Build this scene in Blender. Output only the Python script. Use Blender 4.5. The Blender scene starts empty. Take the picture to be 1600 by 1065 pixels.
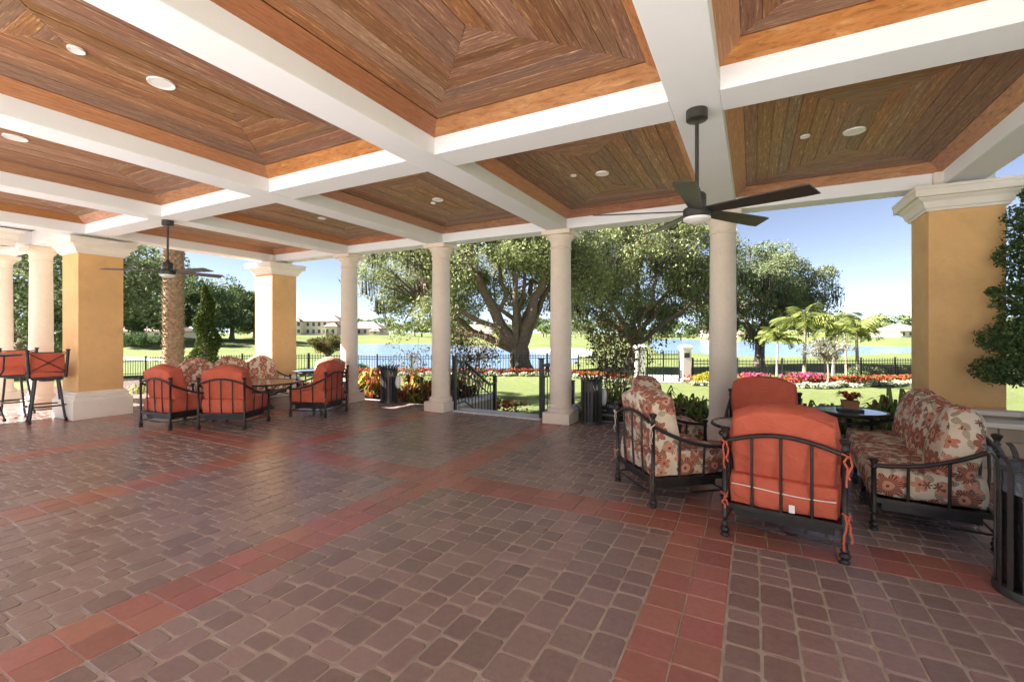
import bpy, bmesh, math, random
import numpy as np
from mathutils import Vector, Matrix

# ------------------------------------------------------------------ camera, sky, sun, exposure
R = math.radians
SC = bpy.context.scene
COL = SC.collection
F_PX, PSI, CY, CAM_H = 712.0, R(27.8), 519.5, 1.4      # solved from the beams, columns and plinths

cam = bpy.data.cameras.new('camera'); cam.sensor_width = 36; cam.lens = 36 * F_PX / 1600
cam.shift_y = -(532.5 - CY) / 1600; cam.clip_start = 0.05; cam.clip_end = 3000
camo = bpy.data.objects.new('camera', cam); COL.objects.link(camo)
camo.location = (0, 0, CAM_H); camo.rotation_euler = (R(90), 0, PSI)
SC.camera = camo

SUN_TO = Vector((-0.72, -0.425, 0.549)).normalized()     # from the sun patch beside the litter bin
world = bpy.data.worlds.new('World'); SC.world = world; world.use_nodes = True
wn = world.node_tree.nodes; wl = world.node_tree.links
bg = wn['Background']; sky = wn.new('ShaderNodeTexSky'); sky.sky_type = 'NISHITA'
sky.sun_disc = False; sky.sun_elevation = math.asin(SUN_TO.z)
sky.sun_rotation = math.atan2(SUN_TO.x, SUN_TO.y)
sky.altitude = 0; sky.air_density = 0.40; sky.dust_density = 0.0; sky.ozone_density = 2.4
hs = wn.new('ShaderNodeHueSaturation'); hs.inputs['Saturation'].default_value = 0.68; hs.inputs['Value'].default_value = 0.80
wl.new(sky.outputs[0], hs.inputs['Color']); wl.new(hs.outputs[0], bg.inputs[0]); bg.inputs[1].default_value = 0.05
sun = bpy.data.lights.new('sun', 'SUN'); sun.energy = 5.0; sun.angle = R(0.55); sun.color = (1, 0.955, 0.89)
suno = bpy.data.objects.new('sun', sun); COL.objects.link(suno)
suno.rotation_euler = (-SUN_TO).to_track_quat('-Z', 'Y').to_euler()
SC.view_settings.view_transform = 'Standard'; SC.view_settings.look = 'None'
SC.view_settings.gamma = 1; SC.view_settings.use_curve_mapping = False
SC.view_settings.exposure = 2.62
SC.cycles.max_bounces = 10; SC.cycles.diffuse_bounces = 6; SC.cycles.glossy_bounces = 4
SC.cycles.transparent_max_bounces = 8; SC.cycles.sample_clamp_indirect = 8
SC.cycles.use_denoising = True

# ------------------------------------------------------------------ pixel helpers (a pixel only gives a direction)
def ray(u):
    a = (u - 800) / F_PX
    return a * math.cos(PSI) - math.sin(PSI), a * math.sin(PSI) + math.cos(PSI)
def pix(u, v, z=0.0):                       # where the ray meets the level z
    d = (CAM_H - z) * F_PX / (v - CY); dx, dy = ray(u); return Vector((dx * d, dy * d, z))
def at(u, d, v=None, z=0.0):                # at depth d along the view axis
    dx, dy = ray(u); return Vector((dx * d, dy * d, z if v is None else CAM_H - (v - CY) / F_PX * d))
def proj(x, y, z):
    d = -x * math.sin(PSI) + y * math.cos(PSI); r = x * math.cos(PSI) + y * math.sin(PSI)
    return 800 + F_PX * r / max(d, 1e-3), CY - F_PX * (z - CAM_H) / max(d, 1e-3), d

# ------------------------------------------------------------------ object helpers
def tag(o, label=None, cat=None, group=None, kind=None):
    if label: o['label'] = label
    if cat: o['category'] = cat
    if group: o['group'] = group
    if kind: o['kind'] = kind
    return o
def link(o, parent=None):
    COL.objects.link(o)
    if parent: o.parent = parent
    return o
def empty(name, loc=(0, 0, 0), rz=0.0):
    o = bpy.data.objects.new(name, None); COL.objects.link(o)
    o.location = loc; o.rotation_euler = (0, 0, rz); o.empty_display_size = 0.1
    return o
def copy_tree(o, parent=None):
    c = o.copy(); COL.objects.link(c); c.parent = parent
    for ch in [x for x in o.children]:
        copy_tree(ch, c)
    return c

class MB:
    """collects shapes, links them as ONE mesh object"""
    def __init__(s): s.v = []; s.f = []
    def add(s, vs, fs):
        n = len(s.v); s.v += [tuple(p) for p in vs]; s.f += [tuple(i + n for i in f) for f in fs]; return s
    def box(s, c, size, rz=0.0, m=None):
        x, y, z = (k / 2 for k in size); vs = []
        cr, sr = math.cos(rz), math.sin(rz)
        for dz in (-z, z):
            for dx, dy in ((-x, -y), (x, -y), (x, y), (-x, y)):
                p = Vector((dx * cr - dy * sr, dx * sr + dy * cr, dz))
                if m: p = m @ p
                vs.append((p.x + c[0], p.y + c[1], p.z + c[2]))
        return s.add(vs, [(3, 2, 1, 0), (4, 5, 6, 7), (0, 1, 5, 4), (1, 2, 6, 5), (2, 3, 7, 6), (3, 0, 4, 7)])
    def bar(s, a, b, w, h=None, up=(0, 0, 1)):
        a, b = Vector(a), Vector(b); d = (b - a).normalized(); up = Vector(up)
        if abs(d.dot(up)) > 0.98: up = Vector((1, 0, 0))
        x = d.cross(up).normalized(); y = x.cross(d); h = h or w
        vs = []
        for p in (a, b):
            for i, j in ((-1, -1), (1, -1), (1, 1), (-1, 1)):
                vs.append(p + x * i * w / 2 + y * j * h / 2)
        return s.add(vs, [(0, 1, 2, 3), (7, 6, 5, 4), (1, 0, 4, 5), (2, 1, 5, 6), (3, 2, 6, 7), (0, 3, 7, 4)])
    def tube(s, path, r, n=8, cap=True, closed=False):
        P = [Vector(p) for p in path]; m = len(P)
        rs = r if isinstance(r, (list, tuple)) else [r] * m
        ref = None; vs = []
        for i, p in enumerate(P):
            if closed: t = P[(i + 1) % m] - P[i - 1]
            else: t = P[min(i + 1, m - 1)] - P[max(i - 1, 0)]
            t.normalize()
            if ref is None:
                ref = Vector((0, 0, 1)) if abs(t.z) < 0.9 else Vector((1, 0, 0))
            x = t.cross(ref)
            if x.length < 1e-4: x = t.orthogonal()
            x.normalize(); y = x.cross(t); ref = y if abs(y.dot(t)) < 0.9 else ref
            for k in range(n):
                a = 2 * math.pi * k / n
                vs.append(p + (x * math.cos(a) + y * math.sin(a)) * rs[i])
        fs = []
        for i in range(m if closed else m - 1):
            j = (i + 1) % m
            for k in range(n):
                k2 = (k + 1) % n
                fs.append((i * n + k, i * n + k2, j * n + k2, j * n + k))
        if cap and not closed:
            fs.append(tuple(range(n))[::-1]); fs.append(tuple((m - 1) * n + k for k in range(n)))
        return s.add(vs, fs)
    def lathe(s, prof, n=16, c=(0, 0, 0), square=False, cap=True):
        if square: n = 4
        vs = []; fs = []; off = math.pi / 4 if square else 0; k_ = math.sqrt(2) if square else 1
        for r, z in prof:
            for k in range(n):
                a = 2 * math.pi * k / n + off
                vs.append((c[0] + r * k_ * math.cos(a), c[1] + r * k_ * math.sin(a), c[2] + z))
        for i in range(len(prof) - 1):
            for k in range(n):
                k2 = (k + 1) % n; fs.append((i * n + k, i * n + k2, (i + 1) * n + k2, (i + 1) * n + k))
        if cap:
            fs.append(tuple(range(n))[::-1]); fs.append(tuple((len(prof) - 1) * n + k for k in range(n)))
        return s.add(vs, fs)
    def prism(s, poly, z0, z1):
        n = len(poly); vs = [(x, y, z0) for x, y in poly] + [(x, y, z1) for x, y in poly]
        return s.add(vs, [tuple(range(n))[::-1], tuple(range(n, 2 * n))] + [(i, (i + 1) % n, n + (i + 1) % n, n + i) for i in range(n)])
    def mesh(s, name, mat, smooth=None):
        me = bpy.data.meshes.new(name); me.from_pydata(s.v, [], s.f)
        bm = bmesh.new(); bm.from_mesh(me); bmesh.ops.recalc_face_normals(bm, faces=bm.faces)
        if smooth:
            for f in bm.faces: f.smooth = True
            for e in bm.edges:
                e.smooth = len(e.link_faces) == 2 and e.calc_face_angle(0) < R(smooth)
        bm.to_mesh(me); bm.free()
        if mat: me.materials.append(mat)
        return me
    def build(s, name, mat, parent=None, smooth=None, bevel=None):
        o = bpy.data.objects.new(name, s.mesh(name, mat, smooth)); link(o, parent)
        if bevel:
            b = o.modifiers.new('bevel', 'BEVEL'); b.width = bevel; b.segments = 2; b.limit_method = 'ANGLE'
            b.angle_limit = R(40); b.harden_normals = False
        return o
def obj(name, me, parent=None):
    return link(bpy.data.objects.new(name, me), parent)

def np_mesh(name, verts, nper, mat, smooth=False, uv=None):
    """verts (N*nper,3): N separate polygons of nper corners"""
    verts = np.asarray(verts, dtype=np.float32).reshape(-1, 3); n = len(verts); k = n // nper
    me = bpy.data.meshes.new(name); me.vertices.add(n); me.vertices.foreach_set('co', verts.ravel())
    me.loops.add(n); me.loops.foreach_set('vertex_index', np.arange(n, dtype=np.int32))
    me.polygons.add(k); me.polygons.foreach_set('loop_start', np.arange(0, n, nper, dtype=np.int32))
    me.polygons.foreach_set('loop_total', np.full(k, nper, dtype=np.int32))
    if smooth: me.polygons.foreach_set('use_smooth', np.ones(k, dtype=bool))
    if uv is not None:
        l = me.uv_layers.new(name='UVMap'); l.data.foreach_set('uv', np.asarray(uv, dtype=np.float32).ravel())
    me.update(calc_edges=True); me.validate()
    if mat: me.materials.append(mat)
    return me

# ------------------------------------------------------------------ materials
def lin(h):
    h = h.lstrip('#'); c = [int(h[i:i + 2], 16) / 255 for i in (0, 2, 4)]
    return tuple(x / 12.92 if x <= 0.04045 else ((x + 0.055) / 1.055) ** 2.4 for x in c)
class NT:
    def __init__(s, name):
        s.m = bpy.data.materials.new(name); s.m.use_nodes = True; s.t = s.m.node_tree; s.n = s.t.nodes
        s.b = s.n['Principled BSDF']; s.out = s.n['Material Output']
    def node(s, typ, **kw):
        x = s.n.new(typ)
        for k, v in kw.items(): setattr(x, k, v)
        return x
    def L(s, a, b): s.t.links.new(a, b); return b
    def put(s, sock, v):
        if hasattr(v, 'is_output'): s.t.links.new(v, sock)
        elif isinstance(v, (tuple, list)) and len(v) == 3 and sock.type == 'RGBA': sock.default_value = (*v, 1)
        else: sock.default_value = v
    def coord(s, kind='Object', scale=None):
        c = s.node('ShaderNodeTexCoord').outputs[kind]
        if scale is None: return c
        m = s.node('ShaderNodeMapping'); s.L(c, m.inputs[0]); m.inputs['Scale'].default_value = scale
        return m.outputs[0]
    def noise(s, vec, scale, detail=4, rough=0.55, out='Fac', dist=0.0):
        x = s.node('ShaderNodeTexNoise'); s.L(vec, x.inputs['Vector']); x.inputs['Scale'].default_value = scale
        x.inputs['Detail'].default_value = detail; x.inputs['Roughness'].default_value = rough
        x.inputs['Distortion'].default_value = dist; return x.outputs[out]
    def math(s, op, a, b=0.0, c=0.0, clamp=False):
        x = s.node('ShaderNodeMath', operation=op, use_clamp=clamp)
        s.put(x.inputs[0], a); s.put(x.inputs[1], b); s.put(x.inputs[2], c); return x.outputs[0]
    def mix(s, fac, a, b, blend='MIX'):
        x = s.node('ShaderNodeMix', data_type='RGBA', blend_type=blend)
        s.put(x.inputs[0], fac); s.put(x.inputs[6], a); s.put(x.inputs[7], b); return x.outputs[2]
    def ramp(s, fac, stops):
        x = s.node('ShaderNodeValToRGB'); s.L(fac, x.inputs[0]); e = x.color_ramp.elements
        while len(e) < len(stops): e.new(0.5)
        for i, (p, c) in enumerate(stops):
            e[i].position = p; e[i].color = (*c, 1) if isinstance(c, (tuple, list)) else (c, c, c, 1)
        return x.outputs[0]
    def hsv(s, col, h=0.5, sat=1.0, v=1.0):
        x = s.node('ShaderNodeHueSaturation'); s.put(x.inputs['Color'], col)
        s.put(x.inputs['Hue'], h); s.put(x.inputs['Saturation'], sat); s.put(x.inputs['Value'], v); return x.outputs[0]
    def rand_obj(s): return s.node('ShaderNodeObjectInfo').outputs['Random']
    def rand_isl(s): return s.node('ShaderNodeNewGeometry').outputs['Random Per Island']
    def bump(s, h, strength, dist=0.01, chain=None):
        x = s.node('ShaderNodeBump'); s.L(h, x.inputs['Height']); x.inputs['Strength'].default_value = strength
        x.inputs['Distance'].default_value = dist
        if chain: s.L(chain, x.inputs['Normal'])
        return x.outputs[0]
    def fin(s, col, rough=0.6, metal=0.0, normal=None, spec=None):
        s.put(s.b.inputs['Base Color'], col); s.put(s.b.inputs['Roughness'], rough); s.put(s.b.inputs['Metallic'], metal)
        if normal: s.L(normal, s.b.inputs['Normal'])
        if spec is not None: s.b.inputs['Specular IOR Level'].default_value = spec
        return s.m

def plain(name, col, var=0.12, scale=6.0, rough=0.6, metal=0.0, bump=0.0, bscale=60.0, rnd=0.0, spec=None, dirt=None):
    t = NT(name); c = t.coord()
    n = t.noise(c, scale, 5)
    dark = tuple(x * (1 - var) for x in col); lite = tuple(min(1, x * (1 + var)) for x in col)
    k = t.mix(t.ramp(n, [(0.3, 0.0), (0.7, 1.0)]), dark, lite)
    if dirt:
        d = t.noise(c, dirt[1], 6, 0.65)
        k = t.mix(t.math('MULTIPLY', t.ramp(d, [(0.5, 0.0), (0.75, 1.0)]), dirt[2]), k, dirt[0])
    if rnd: k = t.hsv(k, v=t.math('MULTIPLY_ADD', t.rand_obj(), rnd, 1 - rnd / 2))
    nb = t.bump(t.noise(c, bscale, 4), bump, 0.01) if bump else None
    return t.fin(k, rough, metal, nb, spec)

def leaf_mat(name, c1, c2, c3=None, rough=0.5, trans=0.3, third=0.15):
    """colour differs from leaf to leaf; some light passes through"""
    t = NT(name); r = t.rand_isl()
    k = t.mix(r, c1, c2)
    if c3:
        r2 = t.math('FRACT', t.math('MULTIPLY', r, 37.7)); k = t.mix(t.math('LESS_THAN', r2, third), k, c3)
    k = t.hsv(k, v=t.math('MULTIPLY_ADD', t.math('FRACT', t.math('MULTIPLY', r, 91.3)), 0.45, 0.78))
    t.fin(k, 0.7, spec=0.1)
    tr = t.node('ShaderNodeBsdfTranslucent'); t.put(tr.inputs[0], k)
    mx = t.node('ShaderNodeMixShader'); mx.inputs[0].default_value = trans
    t.L(t.b.outputs[0], mx.inputs[1]); t.L(tr.outputs[0], mx.inputs[2]); t.L(mx.outputs[0], t.out.inputs[0])
    return t.m

M = {}
M['beam'] = plain('white_stucco', (0.84, 0.865, 0.89), 0.03, 1.3, 0.75, bump=0.12, bscale=90)
M['stone'] = plain('cast_stone', (0.76, 0.655, 0.54), 0.05, 3, 0.75, bump=0.12, bscale=120, dirt=((0.45, 0.32, 0.23), 26, 0.22))
M['trimstone'] = plain('cream_stone', (0.78, 0.73, 0.65), 0.05, 3, 0.7, bump=0.1, bscale=90)
M['ochre'] = plain('ochre_stucco', (0.70, 0.425, 0.18), 0.10, 2.2, 0.8, bump=0.45, bscale=70, dirt=((0.50, 0.29, 0.125), 5, 0.4))
M['iron'] = plain('dark_bronze_iron', (0.035, 0.030, 0.028), 0.3, 20, 0.42, metal=0.35, bump=0.1, bscale=200)
M['black'] = plain('black_painted_metal', (0.012, 0.012, 0.013), 0.2, 10, 0.4)
M['bronze'] = plain('bronze_fan', (0.055, 0.05, 0.045), 0.15, 10, 0.4, metal=0.5)
M['bin'] = plain('bin_metal', (0.06, 0.055, 0.05), 0.15, 12, 0.45, metal=0.3)
M['bag'] = plain('black_plastic_bag', (0.008, 0.008, 0.009), 0.1, 8, 0.28, bump=0.7, bscale=22)
M['clear_bag'] = plain('grey_plastic_bag', (0.10, 0.105, 0.12), 0.1, 8, 0.2, bump=0.7, bscale=25)
M['white'] = plain('white_trim', (0.8, 0.8, 0.78), 0.03, 5, 0.45)
M['lens'] = plain('frosted_lens', (0.75, 0.76, 0.72), 0.03, 5, 0.3)
M['mortar'] = plain('sand_joint', (0.41, 0.33, 0.26), 0.25, 9, 0.85, bump=0.4, bscale=150)
M['concrete'] = plain('pale_concrete', (0.68, 0.68, 0.68), 0.1, 2.5, 0.8, bump=0.2, bscale=80)
M['wallstone'] = plain('tan_wall_stone', (0.45, 0.36, 0.27), 0.12, 5, 0.85, bump=0.3, bscale=50, rnd=0.2)
M['mulch'] = plain('dark_mulch', (0.05, 0.032, 0.022), 0.5, 30, 0.9, bump=0.9, bscale=60)
M['sand'] = plain('white_sand', (0.72, 0.68, 0.6), 0.06, 0.6, 0.9)
M['bark'] = plain('oak_bark', (0.16, 0.115, 0.085), 0.4, 9, 0.9, bump=0.8, bscale=26)
M['bark_pale'] = plain('pale_stems', (0.22, 0.17, 0.125), 0.3, 12, 0.85, bump=0.5, bscale=40)
M['palmbark'] = plain('palm_bark', (0.25, 0.17, 0.10), 0.4, 14, 0.9, bump=0.7, bscale=40, rnd=0.4)
M['palm_trunk'] = plain('palm_grey_trunk', (0.34, 0.27, 0.20), 0.3, 10, 0.85, bump=0.6, bscale=30)
M['moss'] = leaf_mat('spanish_moss', (0.05, 0.052, 0.038), (0.085, 0.083, 0.063), trans=0.1)
M['oak'] = leaf_mat('oak_leaf', (0.165, 0.195, 0.08), (0.28, 0.305, 0.135), (0.36, 0.37, 0.19), trans=0.32)
M['oak_dark'] = leaf_mat('oak_leaf_dark', (0.105, 0.14, 0.068), (0.195, 0.225, 0.11), (0.27, 0.29, 0.16), trans=0.28)
M['far'] = leaf_mat('far_leaf', (0.10, 0.145, 0.06), (0.19, 0.23, 0.095), trans=0.2)
M['shrub'] = leaf_mat('shrub_leaf', (0.05, 0.085, 0.028), (0.105, 0.12, 0.035), (0.21, 0.08, 0.045), third=0.3)
M['juniper'] = leaf_mat('conifer_leaf', (0.035, 0.065, 0.018), (0.075, 0.10, 0.022), (0.16, 0.15, 0.03), trans=0.15)
M['ficus'] = leaf_mat('ficus_leaf', (0.05, 0.09, 0.032), (0.09, 0.14, 0.05), (0.14, 0.19, 0.07), trans=0.2)
M['frond'] = leaf_mat('palm_frond', (0.16, 0.21, 0.055), (0.27, 0.30, 0.09), (0.36, 0.34, 0.13), trans=0.35)
M['croton'] = leaf_mat('croton_leaf', (0.07, 0.12, 0.03), (0.36, 0.06, 0.03), (0.45, 0.36, 0.05), third=0.2)
M['croton_green'] = leaf_mat('bromeliad_leaf', (0.12, 0.18, 0.05), (0.24, 0.29, 0.08), (0.28, 0.08, 0.06), third=0.2)
M['croton_yellow'] = leaf_mat('yellow_croton_leaf', (0.30, 0.30, 0.03), (0.45, 0.40, 0.05), (0.1, 0.16, 0.03))
M['croton_dark'] = leaf_mat('dark_croton_leaf', (0.05, 0.055, 0.025), (0.14, 0.055, 0.035), (0.30, 0.16, 0.09), third=0.2)
M['redflower'] = leaf_mat('red_flower', (0.45, 0.03, 0.025), (0.60, 0.09, 0.045), (0.10, 0.13, 0.035), third=0.5)
M['pinkflower'] = leaf_mat('pink_flower', (0.52, 0.04, 0.14), (0.65, 0.10, 0.24), (0.12, 0.11, 0.045), third=0.4)
M['whiteflower'] = leaf_mat('white_flower', (0.55, 0.58, 0.42), (0.72, 0.72, 0.6), (0.13, 0.2, 0.06), third=0.3)
M['blossom'] = leaf_mat('white_blossom', (0.26, 0.24, 0.19), (0.40, 0.37, 0.31), (0.11, 0.12, 0.06), third=0.45)
M['grassy'] = leaf_mat('pale_grass_blade', (0.25, 0.27, 0.09), (0.40, 0.38, 0.17), (0.12, 0.17, 0.05))
M['pot'] = plain('terracotta_box', (0.30, 0.15, 0.07), 0.1, 9, 0.7)
M['housewall'] = plain('pale_house_wall', (0.66, 0.58, 0.48), 0.06, 0.3, 0.8)
M['houseroof'] = plain('clay_tile_roof', (0.36, 0.24, 0.185), 0.2, 0.8, 0.85)
M['glassdark'] = plain('dark_window', (0.05, 0.06, 0.07), 0.2, 0.5, 0.15)
M['letter'] = plain('pale_lettering', (0.62, 0.56, 0.42), 0.03, 5, 0.6)
M['cord'] = plain('white_cord', (0.75, 0.68, 0.6), 0.03, 5, 0.8)

def wood(name, a, b, c, pale=0.25):
    """grain runs along U; every board takes its own tone"""
    t = NT(name); uv = t.coord('UV'); rnd = t.rand_obj()
    off = t.node('ShaderNodeCombineXYZ'); t.L(t.math('MULTIPLY', rnd, 61.0), off.inputs[0]); t.L(t.math('MULTIPLY', rnd, 23.0), off.inputs[1])
    v = t.node('ShaderNodeVectorMath', operation='ADD'); t.L(uv, v.inputs[0]); t.L(off.outputs[0], v.inputs[1])
    mp = t.node('ShaderNodeMapping'); t.L(v.outputs[0], mp.inputs[0]); mp.inputs['Scale'].default_value = (2.0, 30, 1)
    g = t.noise(mp.outputs[0], 2.2, 8, 0.62, dist=0.9)
    mp2 = t.node('ShaderNodeMapping'); t.L(v.outputs[0], mp2.inputs[0]); mp2.inputs['Scale'].default_value = (5.0, 75, 1)
    f = t.noise(mp2.outputs[0], 2.0, 5, 0.6)
    k = t.mix(t.ramp(g, [(0.28, 0.0), (0.72, 1.0)]), a, b)
    k = t.mix(t.math('MULTIPLY', t.ramp(f, [(0.50, 0.0), (0.64, 1.0)]), 0.72), k, c)
    st = t.ramp(t.math('MULTIPLY', g, f), [(0.30, 0.0), (0.37, 1.0)])
    k = t.mix(t.math('MULTIPLY', st, pale), k, (0.66, 0.44, 0.21))
    k = t.hsv(k, h=t.math('MULTIPLY_ADD', rnd, 0.016, 0.492), sat=t.math('MULTIPLY_ADD', t.math('FRACT', t.math('MULTIPLY', rnd, 17.3)), 0.25, 0.85),
              v=t.math('MULTIPLY_ADD', t.math('FRACT', t.math('MULTIPLY', rnd, 7.1)), 0.45, 0.78))
    return t.fin(k, t.ramp(f, [(0, 0.42), (1, 0.62)]), normal=t.bump(f, 0.25, 0.004))
M['plank'] = wood('cypress_plank', (0.19, 0.082, 0.04), (0.37, 0.178, 0.088), (0.085, 0.036, 0.02), 0.8)
M['trim'] = wood('orange_cedar_trim', (0.36, 0.145, 0.058), (0.54, 0.25, 0.115), (0.22, 0.075, 0.03), 0.5)

def paver_mat(name, c1, c2, tone, rough, rnd, spots=True, warm=(0.3, 0.2, 0.13), isl=False):
    t = NT(name); geo = t.node('ShaderNodeNewGeometry'); p = geo.outputs['Position']
    r = t.rand_isl() if isl else t.rand_obj()
    n = t.noise(p, 26, 7, 0.7); fine = t.noise(p, 210, 4, 0.75); big = t.noise(p, 0.9, 3)
    k = t.mix(t.ramp(n, [(0.3, 0.0), (0.7, 1.0)]), c1, c2)
    k = t.mix(t.math('MULTIPLY', t.ramp(fine, [(0.5, 0.0), (0.7, 1.0)]), 0.5), k, warm)
    k = t.mix(t.math('MULTIPLY', t.ramp(big, [(0.4, 0.0), (0.7, 1.0)]), 0.35), k, tone)
    if spots:
        s = t.noise(p, 320, 1); k = t.mix(t.ramp(s, [(0.72, 0.0), (0.76, 0.7)]), k, (0.55, 0.5, 0.46))
    k = t.hsv(k, h=t.math('MULTIPLY_ADD', r, 0.02, 0.49), v=t.math('MULTIPLY_ADD', t.math('FRACT', t.math('MULTIPLY', r, 53.7)), rnd, 1 - rnd / 2))
    ro = t.math('MULTIPLY_ADD', n, 0.12, rough + 0.07)
    return t.fin(k, ro, normal=t.bump(fine, 0.35, 0.003, t.bump(n, 0.12, 0.004)), spec=0.45)
M['paver'] = paver_mat('tumbled_paver', (0.235, 0.158, 0.142), (0.315, 0.218, 0.196), (0.285, 0.205, 0.195), 0.09, 0.34)
M['paver_isl'] = paver_mat('tumbled_paver_far', (0.235, 0.158, 0.142), (0.315, 0.218, 0.196), (0.285, 0.205, 0.195), 0.09, 0.34, isl=True)
M['redtile'] = paver_mat('red_clay_tile', (0.35, 0.13, 0.10), (0.42, 0.175, 0.135), (0.32, 0.14, 0.12), 0.10, 0.3, spots=False, warm=(0.36, 0.13, 0.09))
M['redtile_isl'] = paver_mat('red_clay_tile_far', (0.35, 0.13, 0.10), (0.42, 0.175, 0.135), (0.32, 0.14, 0.12), 0.10, 0.3, spots=False, warm=(0.36, 0.13, 0.09), isl=True)

def red_fabric():
    t = NT('terracotta_fabric'); c = t.coord('UV')
    w = t.node('ShaderNodeTexWave', wave_type='BANDS', bands_direction='Y'); t.L(c, w.inputs[0])
    w.inputs['Scale'].default_value = 28; w.inputs['Distortion'].default_value = 1.2; w.inputs['Detail'].default_value = 3
    n = t.noise(c, 7, 5)
    k = t.mix(t.ramp(n, [(0.3, 0.0), (0.7, 1.0)]), (0.48, 0.096, 0.052), (0.55, 0.122, 0.07))
    k = t.mix(t.math('MULTIPLY', t.ramp(w.outputs['Fac'], [(0.7, 0.0), (0.95, 1.0)]), 0.22), k, (0.66, 0.24, 0.16))
    return t.fin(k, 0.85, normal=t.bump(t.noise(c, 6, 4, 0.6, dist=1.2), 0.7, 0.03, t.bump(t.noise(c, 420, 2), 0.15, 0.002)), spec=0.25)
M['red'] = red_fabric()

def floral():
    """printed cloth: cream ground, big rust flowers, small dark ones, olive leaves"""
    t = NT('floral_fabric'); uv = t.coord('UV')
    off = t.node('ShaderNodeVectorMath', operation='ADD'); t.L(uv, off.inputs[0])
    cc = t.node('ShaderNodeCombineXYZ'); r = t.rand_obj()
    t.L(t.math('MULTIPLY', r, 31.0), cc.inputs[0]); t.L(t.math('MULTIPLY', r, 17.0), cc.inputs[1]); t.L(cc.outputs[0], off.inputs[1])
    wn_ = t.node('ShaderNodeTexNoise'); t.L(off.outputs[0], wn_.inputs[0]); wn_.inputs['Scale'].default_value = 9
    sc_ = t.node('ShaderNodeVectorMath', operation='MULTIPLY_ADD'); t.L(wn_.outputs['Color'], sc_.inputs[0]); sc_.inputs[1].default_value = (.05, .05, 0); t.L(off.outputs[0], sc_.inputs[2])
    base = sc_.outputs[0]
    wob = t.node('ShaderNodeTexNoise'); t.L(base, wob.inputs[0]); wob.inputs['Scale'].default_value = 14
    def layer(scale, petals, r0, amp, power, keep, seed):
        m = t.node('ShaderNodeMapping'); t.L(base, m.inputs[0]); m.inputs['Location'].default_value = (seed, seed * 1.7, 0)
        vo = t.node('ShaderNodeTexVoronoi', voronoi_dimensions='2D', feature='F1'); t.L(m.outputs[0], vo.inputs['Vector'])
        vo.inputs['Scale'].default_value = scale; vo.inputs['Randomness'].default_value = 0.7
        d = t.node('ShaderNodeVectorMath', operation='SUBTRACT'); t.L(m.outputs[0], d.inputs[0]); t.L(vo.outputs['Position'], d.inputs[1])
        sp = t.node('ShaderNodeSeparateXYZ'); t.L(d.outputs[0], sp.inputs[0])
        ang = t.math('ARCTAN2', sp.outputs[1], sp.outputs[0])
        rad = t.math('MULTIPLY', t.math('SQRT', t.math('ADD', t.math('MULTIPLY', sp.outputs[0], sp.outputs[0]), t.math('MULTIPLY', sp.outputs[1], sp.outputs[1]))), scale)
        cs = t.node('ShaderNodeSeparateColor'); t.L(vo.outputs['Color'], cs.inputs[0])
        ph = t.math('MULTIPLY', cs.outputs[0], 6.28)
        wave = t.math('COSINE', t.math('MULTIPLY_ADD', ang, petals, ph))
        lim = t.math('MULTIPLY_ADD', t.math('POWER', t.math('ABSOLUTE', t.math('COSINE', t.math('MULTIPLY_ADD', ang, petals / 2, ph))), power), amp, r0)
        lim = t.math('MULTIPLY_ADD', t.math('SUBTRACT', wob.outputs[0], 0.5), 0.12, lim)
        on = t.math('LESS_THAN', cs.outputs[1], keep)
        mask = t.math('MULTIPLY', t.math('LESS_THAN', rad, lim), on)
        return mask, rad, ang, cs.outputs[2], ph, on
    cream = t.mix(t.ramp(t.noise(base, 6, 3), [(0.35, 0.0), (0.65, 1.0)]), (0.60, 0.50, 0.36), (0.70, 0.61, 0.48))
    k = cream
    # leaf sprigs
    mk, rad, ang, rc, ph, on = layer(7.5, 2, 0.05, 0.42, 4.0, 0.8, 3.1)
    vein = t.math('GREATER_THAN', t.math('SINE', t.math('MULTIPLY', rad, 70.0)), 0.35)
    k = t.mix(mk, k, t.mix(t.math('MULTIPLY', vein, 0.5), t.mix(rc, (0.19, 0.16, 0.10), (0.42, 0.33, 0.21)), (0.58, 0.49, 0.36)))
    # soft peach blooms
    mk, rad, ang, rc, ph, on = layer(7, 5, 0.16, 0.22, 0.7, 0.7, 8.3)
    pk = t.mix(rc, (0.48, 0.15, 0.085), (0.58, 0.29, 0.20)); pk = t.mix(t.math('MULTIPLY', t.math('GREATER_THAN', t.math('COSINE', t.math('MULTIPLY', ang, 20.0)), 0.3), 0.45), pk, (0.62, 0.40, 0.29)); pk = t.mix(t.math('LESS_THAN', rad, 0.07), pk, (0.22, 0.07, 0.04))
    k = t.mix(mk, k, pk)
    # big rust flowers: striped petals, pale ring, dark eye
    mk, rad, ang, rc, ph, on = layer(5.0, 7, 0.27, 0.17, 0.8, 0.9, 0.4)
    stripe = t.math('GREATER_THAN', t.math('COSINE', t.math('MULTIPLY', ang, 28.0)), 0.45)
    pet = t.mix(rc, (0.19, 0.040, 0.026), (0.30, 0.075, 0.045))
    pet = t.mix(t.math('MULTIPLY', stripe, t.math('GREATER_THAN', rad, 0.17)), pet, (0.50, 0.27, 0.18))
    pet = t.mix(t.math('LESS_THAN', rad, 0.17), pet, (0.60, 0.30, 0.20))
    pet = t.mix(t.math('LESS_THAN', rad, 0.055), pet, (0.16, 0.07, 0.04))
    k = t.mix(mk, k, pet)
    # small dark flowers and dots
    mk, rad, ang, rc, ph, on = layer(11, 6, 0.06, 0.24, 1.6, 0.5, 5.7)
    k = t.mix(mk, k, t.mix(rc, (0.16, 0.055, 0.045), (0.19, 0.16, 0.11)))
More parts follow.
